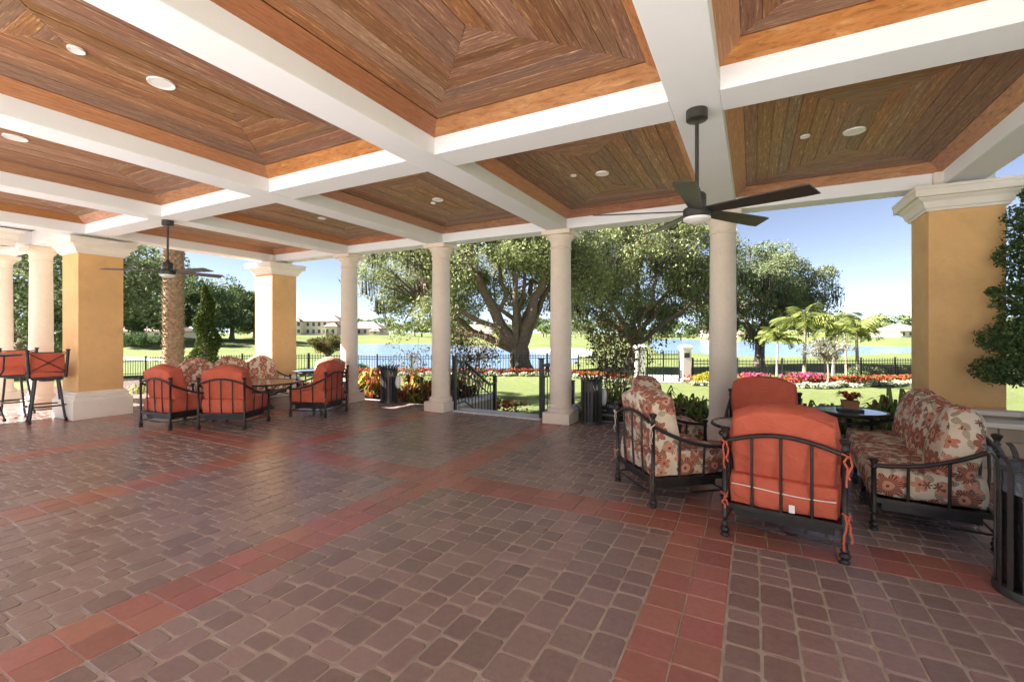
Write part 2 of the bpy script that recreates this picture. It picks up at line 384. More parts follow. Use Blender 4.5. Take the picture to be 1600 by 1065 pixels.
    return t.fin(k, 0.82, normal=t.bump(t.noise(uv, 6, 4, 0.6, dist=1.2), 0.6, 0.03, t.bump(t.noise(uv, 420, 2), 0.12, 0.002)), spec=0.25)
M['floral'] = floral()

def grass_mat():
    t = NT('lawn_grass'); geo = t.node('ShaderNodeNewGeometry'); p = geo.outputs['Position']
    a = t.noise(p, 0.12, 4); b = t.noise(p, 2.2, 6, 0.7); c = t.noise(p, 38, 3, 0.7)
    k = t.mix(t.ramp(a, [(0.35, 0.0), (0.65, 1.0)]), (0.125, 0.158, 0.052), (0.17, 0.195, 0.072))
    k = t.mix(t.math('MULTIPLY', t.ramp(b, [(0.45, 0.0), (0.7, 1.0)]), 0.5), k, (0.25, 0.24, 0.12))
    k = t.mix(t.math('MULTIPLY', t.ramp(c, [(0.4, 0.0), (0.6, 1.0)]), 0.35), k, (0.12, 0.16, 0.04))
    return t.fin(k, 0.9, normal=t.bump(c, 0.8, 0.04, t.bump(b, 0.4, 0.08)), spec=0.15)
M['grass'] = grass_mat()
def water_mat():
    t = NT('lake_water'); geo = t.node('ShaderNodeNewGeometry'); p = geo.outputs['Position']
    mp = t.node('ShaderNodeMapping'); t.L(p, mp.inputs[0]); mp.inputs['Scale'].default_value = (1, 1, 1)
    a = t.noise(mp.outputs[0], 1.6, 4, 0.6); b = t.noise(mp.outputs[0], 0.25, 3)
    return t.fin((0.13, 0.21, 0.31), 0.18, normal=t.bump(a, 0.6, 0.16, t.bump(b, 0.4, 0.6)), spec=0.5)
M['water'] = water_mat()

# ------------------------------------------------------------------ pavilion measures
X0, SP = -2.6623, 2.3141
def CX(i): return X0 + SP * i                 # column lines: -3 pier, -2..1 round columns, 2 pier
YF, YM, YB, YR = 6.66, 3.42, 0.06, -1.75      # beam lines: front, middle, above the camera, rear
ZB, ZW, ZP = 2.98, 3.13, 3.22                 # beam underside, top of white face, plank ceiling
BW = 0.32

# ------------------------------------------------------------------ terrain and lake
LAKES = [[(535, 576), (560, 584), (640, 588), (760, 586), (860, 581), (905, 566), (900, 557), (870, 549), (820, 546.5), (760, 541.5), (700, 538), (640, 537), (560, 537), (548, 541), (541, 556)],
         [(1030, 553), (1080, 551), (1150, 556), (1300, 557), (1400, 553), (1500, 552), (1560, 548), (1500, 542), (1400, 541.5), (1250, 537), (1150, 532), (1060, 529.5), (1020, 530), (1015, 540)]]
WATER_Z = -1.6
LK = [[pix(u, v, WATER_Z) for u, v in poly] for poly in LAKES]
def sdist(P, X, Y):
    """signed distance to a polygon (negative inside)"""
    n = len(P); d = np.full(X.shape, 1e9); ins = np.zeros(X.shape, bool)
    for i in range(n):
        ax, ay, bx, by = P[i].x, P[i].y, P[(i + 1) % n].x, P[(i + 1) % n].y
        ex, ey = bx - ax, by - ay; wx, wy = X - ax, Y - ay
        t = np.clip((wx * ex + wy * ey) / (ex * ex + ey * ey), 0, 1)
        d = np.minimum(d, np.hypot(wx - t * ex, wy - t * ey))
        c = ((ay > Y) != (by > Y)); xi = ax + (Y - ay) / (by - ay if abs(by - ay) > 1e-9 else 1e-9) * ex
        ins ^= c & (X < xi)
    return np.where(ins, -d, d)
def sstep(a, b, x): t = np.clip((x - a) / (b - a), 0, 1); return t * t * (3 - 2 * t)
def ground_z(X, Y):
    X = np.asarray(X, float); Y = np.asarray(Y, float); r = np.hypot(X, Y)
    z = -0.52 - 0.33 * sstep(9, 23, r) - 0.55 * sstep(27, 42, r)
    z = z + 0.9 * sstep(60, 190, r) + 1.2 * sstep(200, 420, r)
    z = z + (0.30 * np.sin(X * 0.045 + 1.3) * np.cos(Y * 0.06) + 0.18 * np.sin(X * 0.11 + Y * 0.07)) * sstep(40, 90, r)
    # golf mounds on the left
    for (u, d, h, s) in ((230, 78, 0.8, 13), (340, 95, 1.0, 14), (480, 120, 1.3, 12), (470, 165, 1.8, 24), (160, 70, .6, 10)):
        c = at(u, d); z = z + h * np.exp(-((X - c.x) ** 2 + (Y - c.y) ** 2) / (2 * s * s))
    for P in LK:
        s = sdist(P, X, Y)
        shore = WATER_Z + 0.10 + 0.10 * np.clip(s, 0, 20)
        z = np.where(s > 0, np.minimum(z, np.maximum(shore, WATER_Z + 0.1)), WATER_Z - 0.15 - np.minimum(1.2, -s * 0.25))
    # level pads under the building
    pad = (X > -18) & (X < 6) & (Y < 7.0)
    z = np.where(pad, -0.52, z)
    return z
def gz(x, y): return float(ground_z(np.array([x]), np.array([y]))[0])
def ticks(lo, hi):
    t = [0.0]; s = 0.7
    while t[-1] < hi: t.append(t[-1] + max(0.7, min(25, abs(t[-1]) * 0.013 + 0.35)))
    q = [0.0]
    while q[-1] > lo: q.append(q[-1] - max(0.7, min(25, abs(q[-1]) * 0.013 + 0.35)))
    return np.array(sorted(set(q + t)))
gx = ticks(-900, 700); gy = ticks(-300, 1100)
GX, GY = np.meshgrid(gx, gy); GZ = ground_z(GX, GY)
nx, ny = len(gx), len(gy)
me = bpy.data.meshes.new('ground')
idx = np.arange(nx * ny).reshape(ny, nx)
quads = np.stack([idx[:-1, :-1], idx[:-1, 1:], idx[1:, 1:], idx[1:, :-1]], -1).reshape(-1, 4)
me.vertices.add(nx * ny); me.vertices.foreach_set('co', np.stack([GX, GY, GZ], -1).astype(np.float32).ravel())
me.loops.add(quads.size); me.loops.foreach_set('vertex_index', quads.astype(np.int32).ravel())
me.polygons.add(len(quads)); me.polygons.foreach_set('loop_start', np.arange(0, quads.size, 4, dtype=np.int32))
me.polygons.foreach_set('loop_total', np.full(len(quads), 4, dtype=np.int32))
me.polygons.foreach_set('use_smooth', np.ones(len(quads), bool)); me.update(calc_edges=True)
me.materials.append(M['grass'])
tag(obj('ground', me), kind='structure')
for i, P in enumerate(LK):
    b = MB(); cx = sum(p.x for p in P) / len(P); cy = sum(p.y for p in P) / len(P)
    pts = [(cx + (p.x - cx) * 1.03, cy + (p.y - cy) * 1.03, WATER_Z) for p in P]
    b.add(pts, [tuple(range(len(pts)))])
    tag(b.build('lake_water', M['water']), kind='structure')

# white sand bank on the far side of the pond
def strip(name, pts_px, mat, zlift, kind='structure', z=WATER_Z + 0.2):
    b = MB(); P = [pix(u, v, z) for u, v in pts_px]
    b.add([(p.x, p.y, gz(p.x, p.y) + zlift) for p in P], [tuple(range(len(P)))])
    return tag(b.build(name, mat), kind=kind)
def ribbon(name, rows, mat, zlift, z):
    """rows: (u, v_far, v_near) -> a draped band of ground cover"""
    b = MB(); n = len(rows); vs = []
    for u, v0, v1 in rows:
        for k in range(5):
            p = pix(u, v0 + (v1 - v0) * k / 4, z); vs.append((p.x, p.y, gz(p.x, p.y) + zlift))
    fs = [(i * 5 + k, i * 5 + k + 1, (i + 1) * 5 + k + 1, (i + 1) * 5 + k) for i in range(n - 1) for k in range(4)]
    b.add(vs, fs); return tag(b.build(name, mat, smooth=60), kind='structure')
ribbon('sand_bank', [(822, 545.2, 546.3), (840, 545.5, 547.5), (860, 546, 549.5), (880, 546.5, 553), (900, 547, 557), (915, 548, 560), (925, 549.5, 559)], M['sand'], 0.25, WATER_Z + 0.2)
#ribbon('sand_bunker', [(345, 538.5, 539), (352, 537.5, 541), (362, 537, 542.2), (372, 537.4, 541.8), (380, 538.6, 539.4)], M['sand'], 0.08, -0.6)
ribbon('cart_path', [(140, 551.5, 555), (190, 551, 554.4), (215, 551.5, 554.5), (250, 553, 555.5), (300, 554.5, 556.5)], M['concrete'], 0.06, -0.8)

# ------------------------------------------------------------------ patio floor
FRONT = 7.05
b = MB()
b.box((-6.7, 3.225, -0.2595), (18.8, 7.65, 0.51))            # slab of the pavilion and its left wing, top at -0.0045
floor = tag(b.build('patio_floor', M['mortar']), kind='structure')
b = MB(); b.box((-6.5, -10.7, -0.255), (34, 20.19, 0.5)); tag(b.build('terrace', M['concrete']), kind='structure')  # unseen ground behind the camera, kept pale and close to bounce sunlight inside
b = MB()
for x0, x1 in ((-16.1, -4.72), (-3.02, 2.70)):
    b.box(((x0 + x1) / 2, FRONT + 0.06, -0.26), (x1 - x0, 0.118, 0.5))
tag(b.build('floor_edge_kerb', M['concrete'], bevel=0.008), kind='structure')

TILE = 0.192
BANDX = [CX(i) - 0.05 for i in (-3, -2, -1, 0)] + [-0.308, CX(2) - 0.03]
BY = 3.565
rng = random.Random(5)
paver_cache = {}
def paver_mesh(lx, ly, ch, mat, inset=0.007):
    key = (round(lx, 4), round(ly, 4), ch, mat.name)
    if key in paver_cache: return paver_cache[key]
    x, y = lx / 2, ly / 2; vs = []
    for (e, z) in ((0, -0.022), (0, -0.0042), (inset, 0.0)):
        X, Y, c = x - e, y - e, ch
        vs += [(-X + c, -Y, z), (X - c, -Y, z), (X, -Y + c, z), (X, Y - c, z), (X - c, Y, z), (-X + c, Y, z), (-X, Y - c, z), (-X, -Y + c, z)]
    fs = [(i, (i + 1) % 8, 8 + (i + 1) % 8, 8 + i) for i in range(8)] + [(8 + i, 8 + (i + 1) % 8, 16 + (i + 1) % 8, 16 + i) for i in range(8)] + [tuple(range(16, 24))]
    m = MB().add(vs, fs).mesh('paver', mat); paver_cache[key] = m; return m

pieces = []      # (depth, kind, x, y, lx, ly, rot, z)
def seen(x, y):
    u, v, d = proj(x, y, 0); return d > 1.2 and -420 < u < 2020 and v < 1500
def course_widths(total, g=0.0095):
    best = None
    for _ in range(400):
        ws = []; s = 0
        while s < total - 0.12:
            w = rng.choice((0.118, 0.14, 0.14, 0.16)); ws.append(w); s += w + g
        e = abs(s - total)
        if best is None or e < best[0]: best = (e, ws, s)
    return best[1], (total - best[2]) / len(best[1]) + g
def fill(x0, x1, y0, y1, along):
    """courses of tumbled pavers between two red bands"""
    if along == 'y': a0, a1, l0, l1 = x0, x1, y0, y1
    else: a0, a1, l0, l1 = y0, y1, x0, x1
    ws, g = course_widths(a1 - a0); a = a0 + g / 2
    for w in ws:
        l = l0 + 0.004
        while l < l1 - 0.05:
            ln = rng.choice((0.105, 0.14, 0.14, 0.175, 0.21))
            if l + ln > l1 - 0.06: ln = round(l1 - 0.004 - l, 3)
            cx_, cy_ = (a + w / 2, l + ln / 2) if along == 'y' else (l + ln / 2, a + w / 2)
            lx, ly = (w, ln) if along == 'y' else (ln, w)
            if seen(cx_, cy_):
                pieces.append((proj(cx_, cy_, 0)[2], 'paver', cx_, cy_, lx, ly, rng.uniform(-0.022, 0.022), rng.uniform(-0.003, 0.0015)))
            l += ln + 0.0095
        a += w + g
xs = BANDX + [2.62]
xs0 = [-12.2] + BANDX
hb = TILE + 0.003
for i in range(len(BANDX) + 1):
    xa = xs0[i] + (hb if i else 0); xb = xs[i] - (hb if i < len(BANDX) else 0)
    fill(xa, xb, 0.2, BY - hb, 'y')
    fill(xa, xb, BY + hb, FRONT - 0.004, 'x')
def tile(x, y, lx, ly):
    if seen(x, y): pieces.append((proj(x, y, 0)[2], 'tile', x, y, lx, ly, rng.uniform(-0.004, 0.004), rng.uniform(-0.0015, 0.001)))
T = TILE - 0.006
for xb in BANDX:
    for sx in (-0.5, 0.5):
        y = BY - hb - TILE / 2
        while y > 0.2: tile(xb + sx * TILE, y, T, T); y -= TILE
        y = BY + hb + TILE / 2
        while y < FRONT - TILE / 2: tile(xb + sx * TILE, y, T, T); y += TILE
x = -12.2
while x < 2.6:
    for sy in (-0.5, 0.5): tile(x + TILE / 2, BY + sy * TILE, T, T)
    x += TILE
pieces.sort()
count = {'paver': 0, 'tile': 0}; rest = {'paver': MB(), 'tile': MB()}
for d, kind, x, y, lx, ly, rz, dz in pieces:
    m = paver_mesh(lx, ly, 0.013 if kind == 'paver' else 0.004, M['paver' if kind == 'paver' else 'redtile'], 0.0055 if kind == 'paver' else 0.0035)
    if count[kind] < 300:
        o = obj('paver' if kind == 'paver' else 'red_tile', m, floor); o.location = (x, y, dz); o.rotation_euler = (0, 0, rz)
        count[kind] += 1
    else:
        c, s = math.cos(rz), math.sin(rz)
        rest[kind].add([(x + p.co.x * c - p.co.y * s, y + p.co.x * s + p.co.y * c, p.co.z + dz) for p in m.vertices], [tuple(q.vertices) for q in m.polygons])
for kind, nm in (('paver', 'paver_field'), ('tile', 'red_tile_band')):
    if rest[kind].v: tag(rest[kind].build(nm, M['paver_isl' if kind == 'paver' else 'redtile_isl'], floor), kind='stuff')
# paving behind and beside what the camera sees
b = MB()
for x0, x1, y0, y1 in ((-12.2, 2.62, -0.6, 0.19), (-16.1, -12.25, -0.6, 7.0)):
    b.box(((x0 + x1) / 2, (y0 + y1) / 2, -0.008), (x1 - x0, y1 - y0, 0.012))
tag(b.build('paving_beyond_frame', M['paver_isl']), kind='structure')

# ------------------------------------------------------------------ ceiling: beams and coffers
lines_x = [CX(i) for i in range(-3, 3)]
b = MB()
H_B = ZW + 0.10 - ZB
for x in lines_x:
    b.box((x, (YR + YF) / 2, ZB + H_B / 2), (BW, YF - YR + BW, H_B))
beams_y = tag(b.build('ceiling_beams_lengthwise', M['beam'], bevel=0.006), kind='structure')
b = MB()
for y, w in ((YF, 0.29), (YM, BW), (YB, BW), (YR, BW)):
    for i in range(5):
        xa, xb = lines_x[i] + BW / 2, lines_x[i + 1] - BW / 2
        b.box(((xa + xb) / 2, y, ZB + H_B / 2 + 0.001), (xb - xa - 0.002, w, H_B))
tag(b.build('ceiling_beams_crosswise', M['beam'], bevel=0.006), kind='structure')
b = MB()
b.box(((lines_x[0] + lines_x[-1]) / 2, (YR + YF) / 2, 3.66), (lines_x[-1] - lines_x[0] + 1.0, YF - YR + 1.0, 0.3))
for x in (lines_x[0] - BW / 2 - 0.06, lines_x[-1] + BW / 2 + 0.06):     # entablature outside the edge beams
    b.box((x, (YR + YF) / 2, 3.37), (0.12, YF - YR + 0.6, 0.28))
for y in (YR - BW / 2 - 0.06, YF + 0.145 + 0.06):
    b.box(((lines_x[0] + lines_x[-1]) / 2, y, 3.37), (lines_x[-1] - lines_x[0] + 0.3, 0.12, 0.277))
tag(b.build('roof_slab', M['trimstone']), kind='structure')

def trapezoid(name, mat, parent, pts, z, th, along):
    """a board seen from below: outline pts (4, counter-clockwise from below), V-grooved edges, UV along its length"""
    P = [Vector((x, y, 0)) for x, y in pts]; c = sum(P, Vector()) / 4
    inner = []
    for p in P:
        d = (c - p); inner.append(p + Vector((math.copysign(min(0.0035, abs(d.x)), d.x), math.copysign(min(0.0035, abs(d.y)), d.y), 0)))
    vs = [(p.x, p.y, z) for p in inner] + [(p.x, p.y, z + 0.005) for p in P] + [(p.x, p.y, z + th) for p in P]
    fs = [(0, 1, 2, 3)] + [(i, 4 + i, 4 + (i + 1) % 4, (i + 1) % 4) for i in range(4)] + [(4 + i, 8 + i, 8 + (i + 1) % 4, 4 + (i + 1) % 4) for i in range(4)] + [(11, 10, 9, 8)]
    me = MB().add(vs, fs).mesh(name, mat)
    uv = me.uv_layers.new(name='UVMap')
    for lp in me.loops:
        p = me.vertices[lp.vertex_index].co
        uv.data[lp.index].uv = (p.x, p.y) if along == 'x' else (p.y, p.x)
    return obj(name, me, parent)
def board3(name, mat, parent, quad, th, along):
    """inclined trim board: four 3-D corners of its visible face"""
    q = [Vector(p) for p in quad]; n = (q[1] - q[0]).cross(q[3] - q[0]).normalized()
    if n.z > 0: n = -n
    vs = [tuple(p) for p in q] + [tuple(p - n * th) for p in q]
    me = MB().add(vs, [(0, 1, 2, 3), (7, 6, 5, 4), (0, 4, 5, 1), (1, 5, 6, 2), (2, 6, 7, 3), (3, 7, 4, 0)]).mesh(name, mat)
    uv = me.uv_layers.new(name='UVMap')
    for lp in me.loops:
        p = me.vertices[lp.vertex_index].co
        uv.data[lp.index].uv = (p.x, p.z + p.y) if along == 'x' else (p.y, p.z + p.x)
    return obj(name, me, parent)
IN = 0.125
prng = random.Random(11)
def coffer(xa, xb, ya, yb, detailed=True):
    back = MB(); back.box(((xa + xb) / 2, (ya + yb) / 2, ZP + 0.09), (xb - xa - 0.01, yb - ya - 0.01, 0.10))
    root = tag(back.build('coffer_ceiling', M['plank']), kind='structure')
    z0, z1 = ZW + 0.001, ZP - 0.004
    A = [(xa, ya), (xb, ya), (xb, yb), (xa, yb)]; B = [(xa + IN, ya + IN), (xb - IN, ya + IN), (xb - IN, yb - IN), (xa + IN, yb - IN)]
    for k in range(4):
        k2 = (k + 1) % 4
        board3('trim_board', M['trim'], root, [(*A[k], z0), (*A[k2], z0), (*B[k2], z1), (*B[k], z1)], 0.02, 'x' if k % 2 == 0 else 'y')
    if not detailed: return root
    half = (xb - xa) / 2 - IN; n = 8; cuts = [IN]
    ws = [prng.uniform(0.85, 1.15) for _ in range(n)]; s = sum(ws)
    for w in ws: cuts.append(cuts[-1] + w / s * half)
    for k in range(n):
        e0, e1 = cuts[k], cuts[k + 1]
        O = [(xa + e0, ya + e0), (xb - e0, ya + e0), (xb - e0, yb - e0), (xa + e0, yb - e0)]
        I = [(xa + e1, ya + e1), (xb - e1, ya + e1), (xb - e1, yb - e1), (xa + e1, yb - e1)]
        for q in range(4):
            q2 = (q + 1) % 4
            if k == n - 1 and q % 2 == 0: pts = [O[q], O[q2], ((I[q][0] + I[q2][0]) / 2 + 0.004, I[q][1]), ((I[q][0] + I[q2][0]) / 2 - 0.004, I[q][1])]
            else: pts = [O[q], O[q2], I[q2], I[q]]
            trapezoid('plank', M['plank'], root, pts, ZP + prng.uniform(-0.004, 0.003), 0.02, 'x' if q % 2 == 0 else 'y')
    return root
for i in range(5):
    xa, xb = lines_x[i] + BW / 2, lines_x[i + 1] - BW / 2
    coffer(xa, xb, YM + BW / 2, YF - 0.145)
    coffer(xa, xb, YB + BW / 2, YM - BW / 2)
    coffer(xa, xb, YR + BW / 2, YB - BW / 2, False)

# left wing: lower walkway roof on two more columns
b = MB()
b.box((-12.05, YM - 0.02, ZB + 0.13), (4.5, 0.30, 0.26)); b.box((-12.1, -1.75, ZB + 0.13), (4.4, 0.3, 0.26))
for x in (-11.72, -13.75): b.box((x, 0.83, ZB + 0.14), (0.28, 4.85, 0.24))
b.box((-12.05, 0.83, 3.33), (4.9, 5.9, 0.14))
tag(b.build('left_wing_roof', M['beam'], bevel=0.006), kind='structure')
b = MB()
pr = [(0.0, 2.72), (0.12, 2.72), (0.12, 2.80), (0.15, 2.82), (0.15, 2.90), (0.19, 2.93), (0.19, 2.975), (0.0, 2.975)]
n = len(pr); xe, xs_ = -10.12, -15.2
vs = [(xe + dx * 0.8, 2.52 + dx, z) for dx, z in pr] + [(xs_, 2.52 + dx, z) for dx, z in pr] + [(xe + dx * 0.8, 2.52 - dx, z) for dx, z in pr] + [(xs_, 2.52 - dx, z) for dx, z in pr]
fs = [(i, (i + 1) % n, n + (i + 1) % n, n + i) for i in range(n - 1)] + [(2 * n + i, 2 * n + (i + 1) % n, 3 * n + (i + 1) % n, 3 * n + i) for i in range(n - 1)] + [(i, i + 1, 2 * n + i + 1, 2 * n + i) for i in range(1, n - 1)]
b.add(vs, fs)
tag(b.build('wing_moulded_beam', M['trimstone']), kind='structure')

# ------------------------------------------------------------------ columns and piers
def make_column(x, y, label):
    r = empty('column', (x, y, 0))
    p = MB(); p.box((0, 0, 0.085), (0.44, 0.44, 0.17)); p.build('plinth', M['stone'], r, bevel=0.008)
    p = MB(); p.lathe([(0.205, 0.170), (0.212, 0.19), (0.212, 0.215), (0.20, 0.235), (0.183, 0.245), (0.180, 0.265), (0.172, 0.285)], 40)
    p.build('base_moulding', M['stone'], r, smooth=40)
    p = MB(); prof = [(0.170, 0.28)] + [(0.170 - 0.014 * (k / 8) ** 1.5, 0.28 + 2.42 * k / 8) for k in range(1, 9)]
    p.lathe(prof, 40); p.build('shaft', M['stone'], r, smooth=40)
    p = MB(); p.lathe([(0.158, 2.70), (0.172, 2.705), (0.172, 2.725), (0.160, 2.735), (0.160, 2.81), (0.168, 2.83), (0.195, 2.865), (0.210, 2.89), (0.212, 2.905)], 40)
    p.build('capital', M['stone'], r, smooth=40)
    p = MB(); p.box((0, 0, 2.941), (0.46, 0.46, 0.07)); p.build('abacus', M['stone'], r, bevel=0.006)
    return tag(r, label, 'column', 'round stone columns')
make_column(CX(1), YF + 0.03, 'round beige stone column directly behind the near ceiling fan and red chairs')
make_column(CX(0), YF + 0.03, 'round beige stone column right of the garden steps, beside the litter bin')
make_column(CX(-1), YF + 0.03, 'round beige stone column left of the garden steps and stair railing')
make_column(CX(-2), YF + 0.03, 'round beige stone column behind the left group of red armchairs, partly sunlit')
make_column(-11.72, YM, 'round beige stone column just left of the large ochre pier, behind the bar stools')
make_column(-13.75, YM, 'round pale column at the very left edge of the picture')

def make_pier(x, y, label, w=0.60):
    r = empty('pier', (x, y, 0)); h = w / 2
    p = MB(); p.box((0, 0, 0.155), (w + 0.20, w + 0.20, 0.31)); p.build('plinth', M['trimstone'], r, bevel=0.008)
    p = MB(); p.lathe([(h + 0.075, 0.31), (h + 0.075, 0.335), (h + 0.055, 0.345), (h + 0.06, 0.375), (h + 0.05, 0.40), (h + 0.03, 0.405), (h + 0.03, 0.43), (h + 0.012, 0.44)], square=True)
    p.build('base_moulding', M['trimstone'], r)
    p = MB(); p.box((0, 0, (0.435 + 2.70) / 2), (w, w, 2.70 - 0.435)); p.build('shaft', M['ochre'], r, bevel=0.006)
    p = MB(); p.lathe([(h + 0.025, 2.69), (h + 0.03, 2.715), (h + 0.045, 2.72), (h + 0.05, 2.745), (h + 0.065, 2.785), (h + 0.10, 2.815), (h + 0.105, 2.825), (h + 0.14, 2.83), (h + 0.14, 2.90), (h + 0.15, 2.905), (h + 0.15, 2.935), (h - 0.04, 2.945)], square=True)
    p.build('capital', M['trimstone'], r)
    p = MB(); p.box((0, 0, 3.03), (w - 0.12, w - 0.12, 0.18)); p.build('block', M['trimstone'], r, bevel=0.005)
    return tag(r, label, 'pier', 'square ochre piers')
make_pier(CX(2), YF + 0.02, 'square ochre stucco pier with cream capital at the right of the patio')
make_pier(CX(-3), YF + 0.02, 'square ochre pier at the far left corner, its left face in sun')
make_pier(CX(-3) - 0.32, YM + 0.12, 'large square ochre pier on a white plinth beside the bar stools')

# made-up unseen clubhouse behind the camera, added to bounce sunlight onto the ceiling
r = tag(empty('bounce_clubhouse', (6.2, -9.0, -0.5)), 'unseen cream stucco clubhouse added to bounce sunlight onto the ceiling', kind='structure')
MB().box((1.5, 0, 2.9), (9.0, 14.0, 5.8)).build('wall', M['trimstone'], r)
q = MB(); q.add([(-3.6, -7.6, 5.8), (6.6, -7.6, 5.8), (6.6, 7.6, 5.8), (-3.6, 7.6, 5.8), (1.5, -3.5, 8.2), (1.5, 3.5, 8.2)], [(0, 1, 4), (1, 2, 5, 4), (2, 3, 5), (3, 0, 4, 5), (3, 2, 1, 0)]); q.build('roof', M['houseroof'], r)
for y in (-4.5, -1.5, 1.5, 4.5):
    w_ = MB().box((-3.02, y, 2.0), (0.08, 1.3, 2.2)).build('window', M['white'], r); MB().box((-3.05, y, 2.0), (0.06, 1.1, 2.0)).build('pane', M['glassdark'], w_)

# ------------------------------------------------------------------ cushions
def cushion_mesh(w, d, h, mat, seed=0, blend=0.33, arch=0.0, pillow=0.0, n=11):
    """soft box w (x) by d (y) by h (z); arch rounds the top edge, pillow swells the faces"""
    rg = random.Random(seed); ph = [rg.uniform(0, 6.28) for _ in range(6)]
    key = {}; vs = []; fs = []; uvs = []
    def vert(p):
        k = tuple(round(c, 5) for c in p)
        if k not in key:
            x, y, z = p
            sx = x * math.sqrt(max(0, 1 - y * y / 2 - z * z / 2 + y * y * z * z / 3))
            sy = y * math.sqrt(max(0, 1 - z * z / 2 - x * x / 2 + z * z * x * x / 3))
            sz = z * math.sqrt(max(0, 1 - x * x / 2 - y * y / 2 + x * x * y * y / 3))
            X, Y, Z = (a + (b_ - a) * blend for a, b_ in ((x, sx), (y, sy), (z, sz)))
            m = (1 - abs(x) ** 2) * (1 - abs(y) ** 2) * (1 - abs(z) ** 2)
            X, Y, Z = X * w / 2, Y * d / 2, Z * h / 2
            if arch: Z -= arch * (x * x) * max(0, (z + 1) / 2) ** 1.5
            if pillow:
                if abs(y) > 0.999: Y += math.copysign(pillow * (1 - x * x) * (1 - z * z), y)
                if abs(z) > 0.999: Z += math.copysign(pillow * (1 - x * x) * (1 - y * y), z)
            wv = 0.006 * (math.sin(X * 23 + ph[0]) * math.sin(Z * 19 + ph[1]) + math.sin(Y * 27 + ph[2] + X * 9))
            l = math.sqrt(X * X + Y * Y + Z * Z) or 1
            key[k] = len(vs); vs.append((X * (1 + wv / l), Y * (1 + wv / l), Z * (1 + wv / l)))
        return key[k]
    g = [math.sin((i / n * 2 - 1) * math.pi / 2 * 0.86) / math.sin(math.pi / 2 * 0.86) for i in range(n + 1)]
    for ax in range(3):
        for sg in (-1, 1):
            for i in range(n):
                for j in range(n):
                    q = []
                    for a, b_ in ((i, j), (i + 1, j), (i + 1, j + 1), (i, j + 1)):
                        p = [0, 0, 0]; p[ax] = sg; p[(ax + 1) % 3] = g[a]; p[(ax + 2) % 3] = g[b_]; q.append(vert(p))
                    if sg < 0: q.reverse()
                    fs.append(q)
                    for k in q:
                        v = vs[k]
                        uvs.append((v[1] + 3, v[2]) if ax == 0 else ((v[0], v[2] + 5) if ax == 1 else (v[0], v[1] + 9)))
    me = bpy.data.meshes.new('cushion'); me.from_pydata(vs, [], fs)
    l = me.uv_layers.new(name='UVMap')
    l.data.foreach_set('uv', np.asarray(uvs, dtype=np.float32).ravel())
    me.polygons.foreach_set('use_smooth', np.ones(len(fs), bool)); me.materials.append(mat); me.update()
    return me

# ------------------------------------------------------------------ wrought-iron seating
def post_profile(top, r=0.0155, finial=True):
    p = [(0.020, 0.0), (0.030, 0.006), (0.030, 0.016), (0.020, 0.026), (0.031, 0.042), (0.031, 0.052), (0.019, 0.066), (0.026, 0.078), (r, 0.092), (r, 0.125), (0.022, 0.132), (r, 0.140), (r, top - 0.075)]
    if finial: p += [(0.021, top - 0.070), (0.021, top - 0.06), (0.014, top - 0.052), (0.020, top - 0.034), (0.029, top - 0.018), (0.030, top - 0.008), (0.016, top)]
    else: p += [(r, top)]
    return p
def post(name, parent, x, y, top):
    return MB().lathe(post_profile(top), 12, (x, y, 0)).build(name, M['iron'], parent, smooth=60)
def twisted(b, a, c, r=0.008):
    """stretcher rod whose middle third is twisted"""
    a, c = Vector(a), Vector(c); d = c - a; t = d.normalized(); s = t.orthogonal().normalized(); q = t.cross(s)
    b.tube([a, a + d * 0.36], r, 6); b.tube([a + d * 0.64, c], r, 6)
    for ph in (0, math.pi):
        b.tube([a + d * (0.35 + 0.30 * k / 18) + (s * math.cos(ph + k * 0.75) + q * math.sin(ph + k * 0.75)) * r * 0.9 for k in range(19)], r * 0.75, 5)
def ribbon_tie(parent, x, y, z0, z1, mat, seed):
    rg = random.Random(seed); b = MB()
    for k in range(2):
        pts = [(x + rg.uniform(-.012, .012) + 0.02 * k, y + rg.uniform(-0.022, -0.006), z0 + (z1 - z0) * (i / 5) * (1 - 0.25 * k)) for i in range(6)]
        for i in range(5): b.bar(pts[i], pts[i + 1], 0.011, 0.003, up=(0.2, 1, 0))
    b.tube([(x + 0.022 * math.cos(a), y + 0.022 * math.sin(a), z0 + 0.01 * math.sin(2 * a)) for a in [6.283 * i / 10 for i in range(10)]], 0.005, 5, closed=True)
    return b.build('tie', mat, parent, smooth=50)
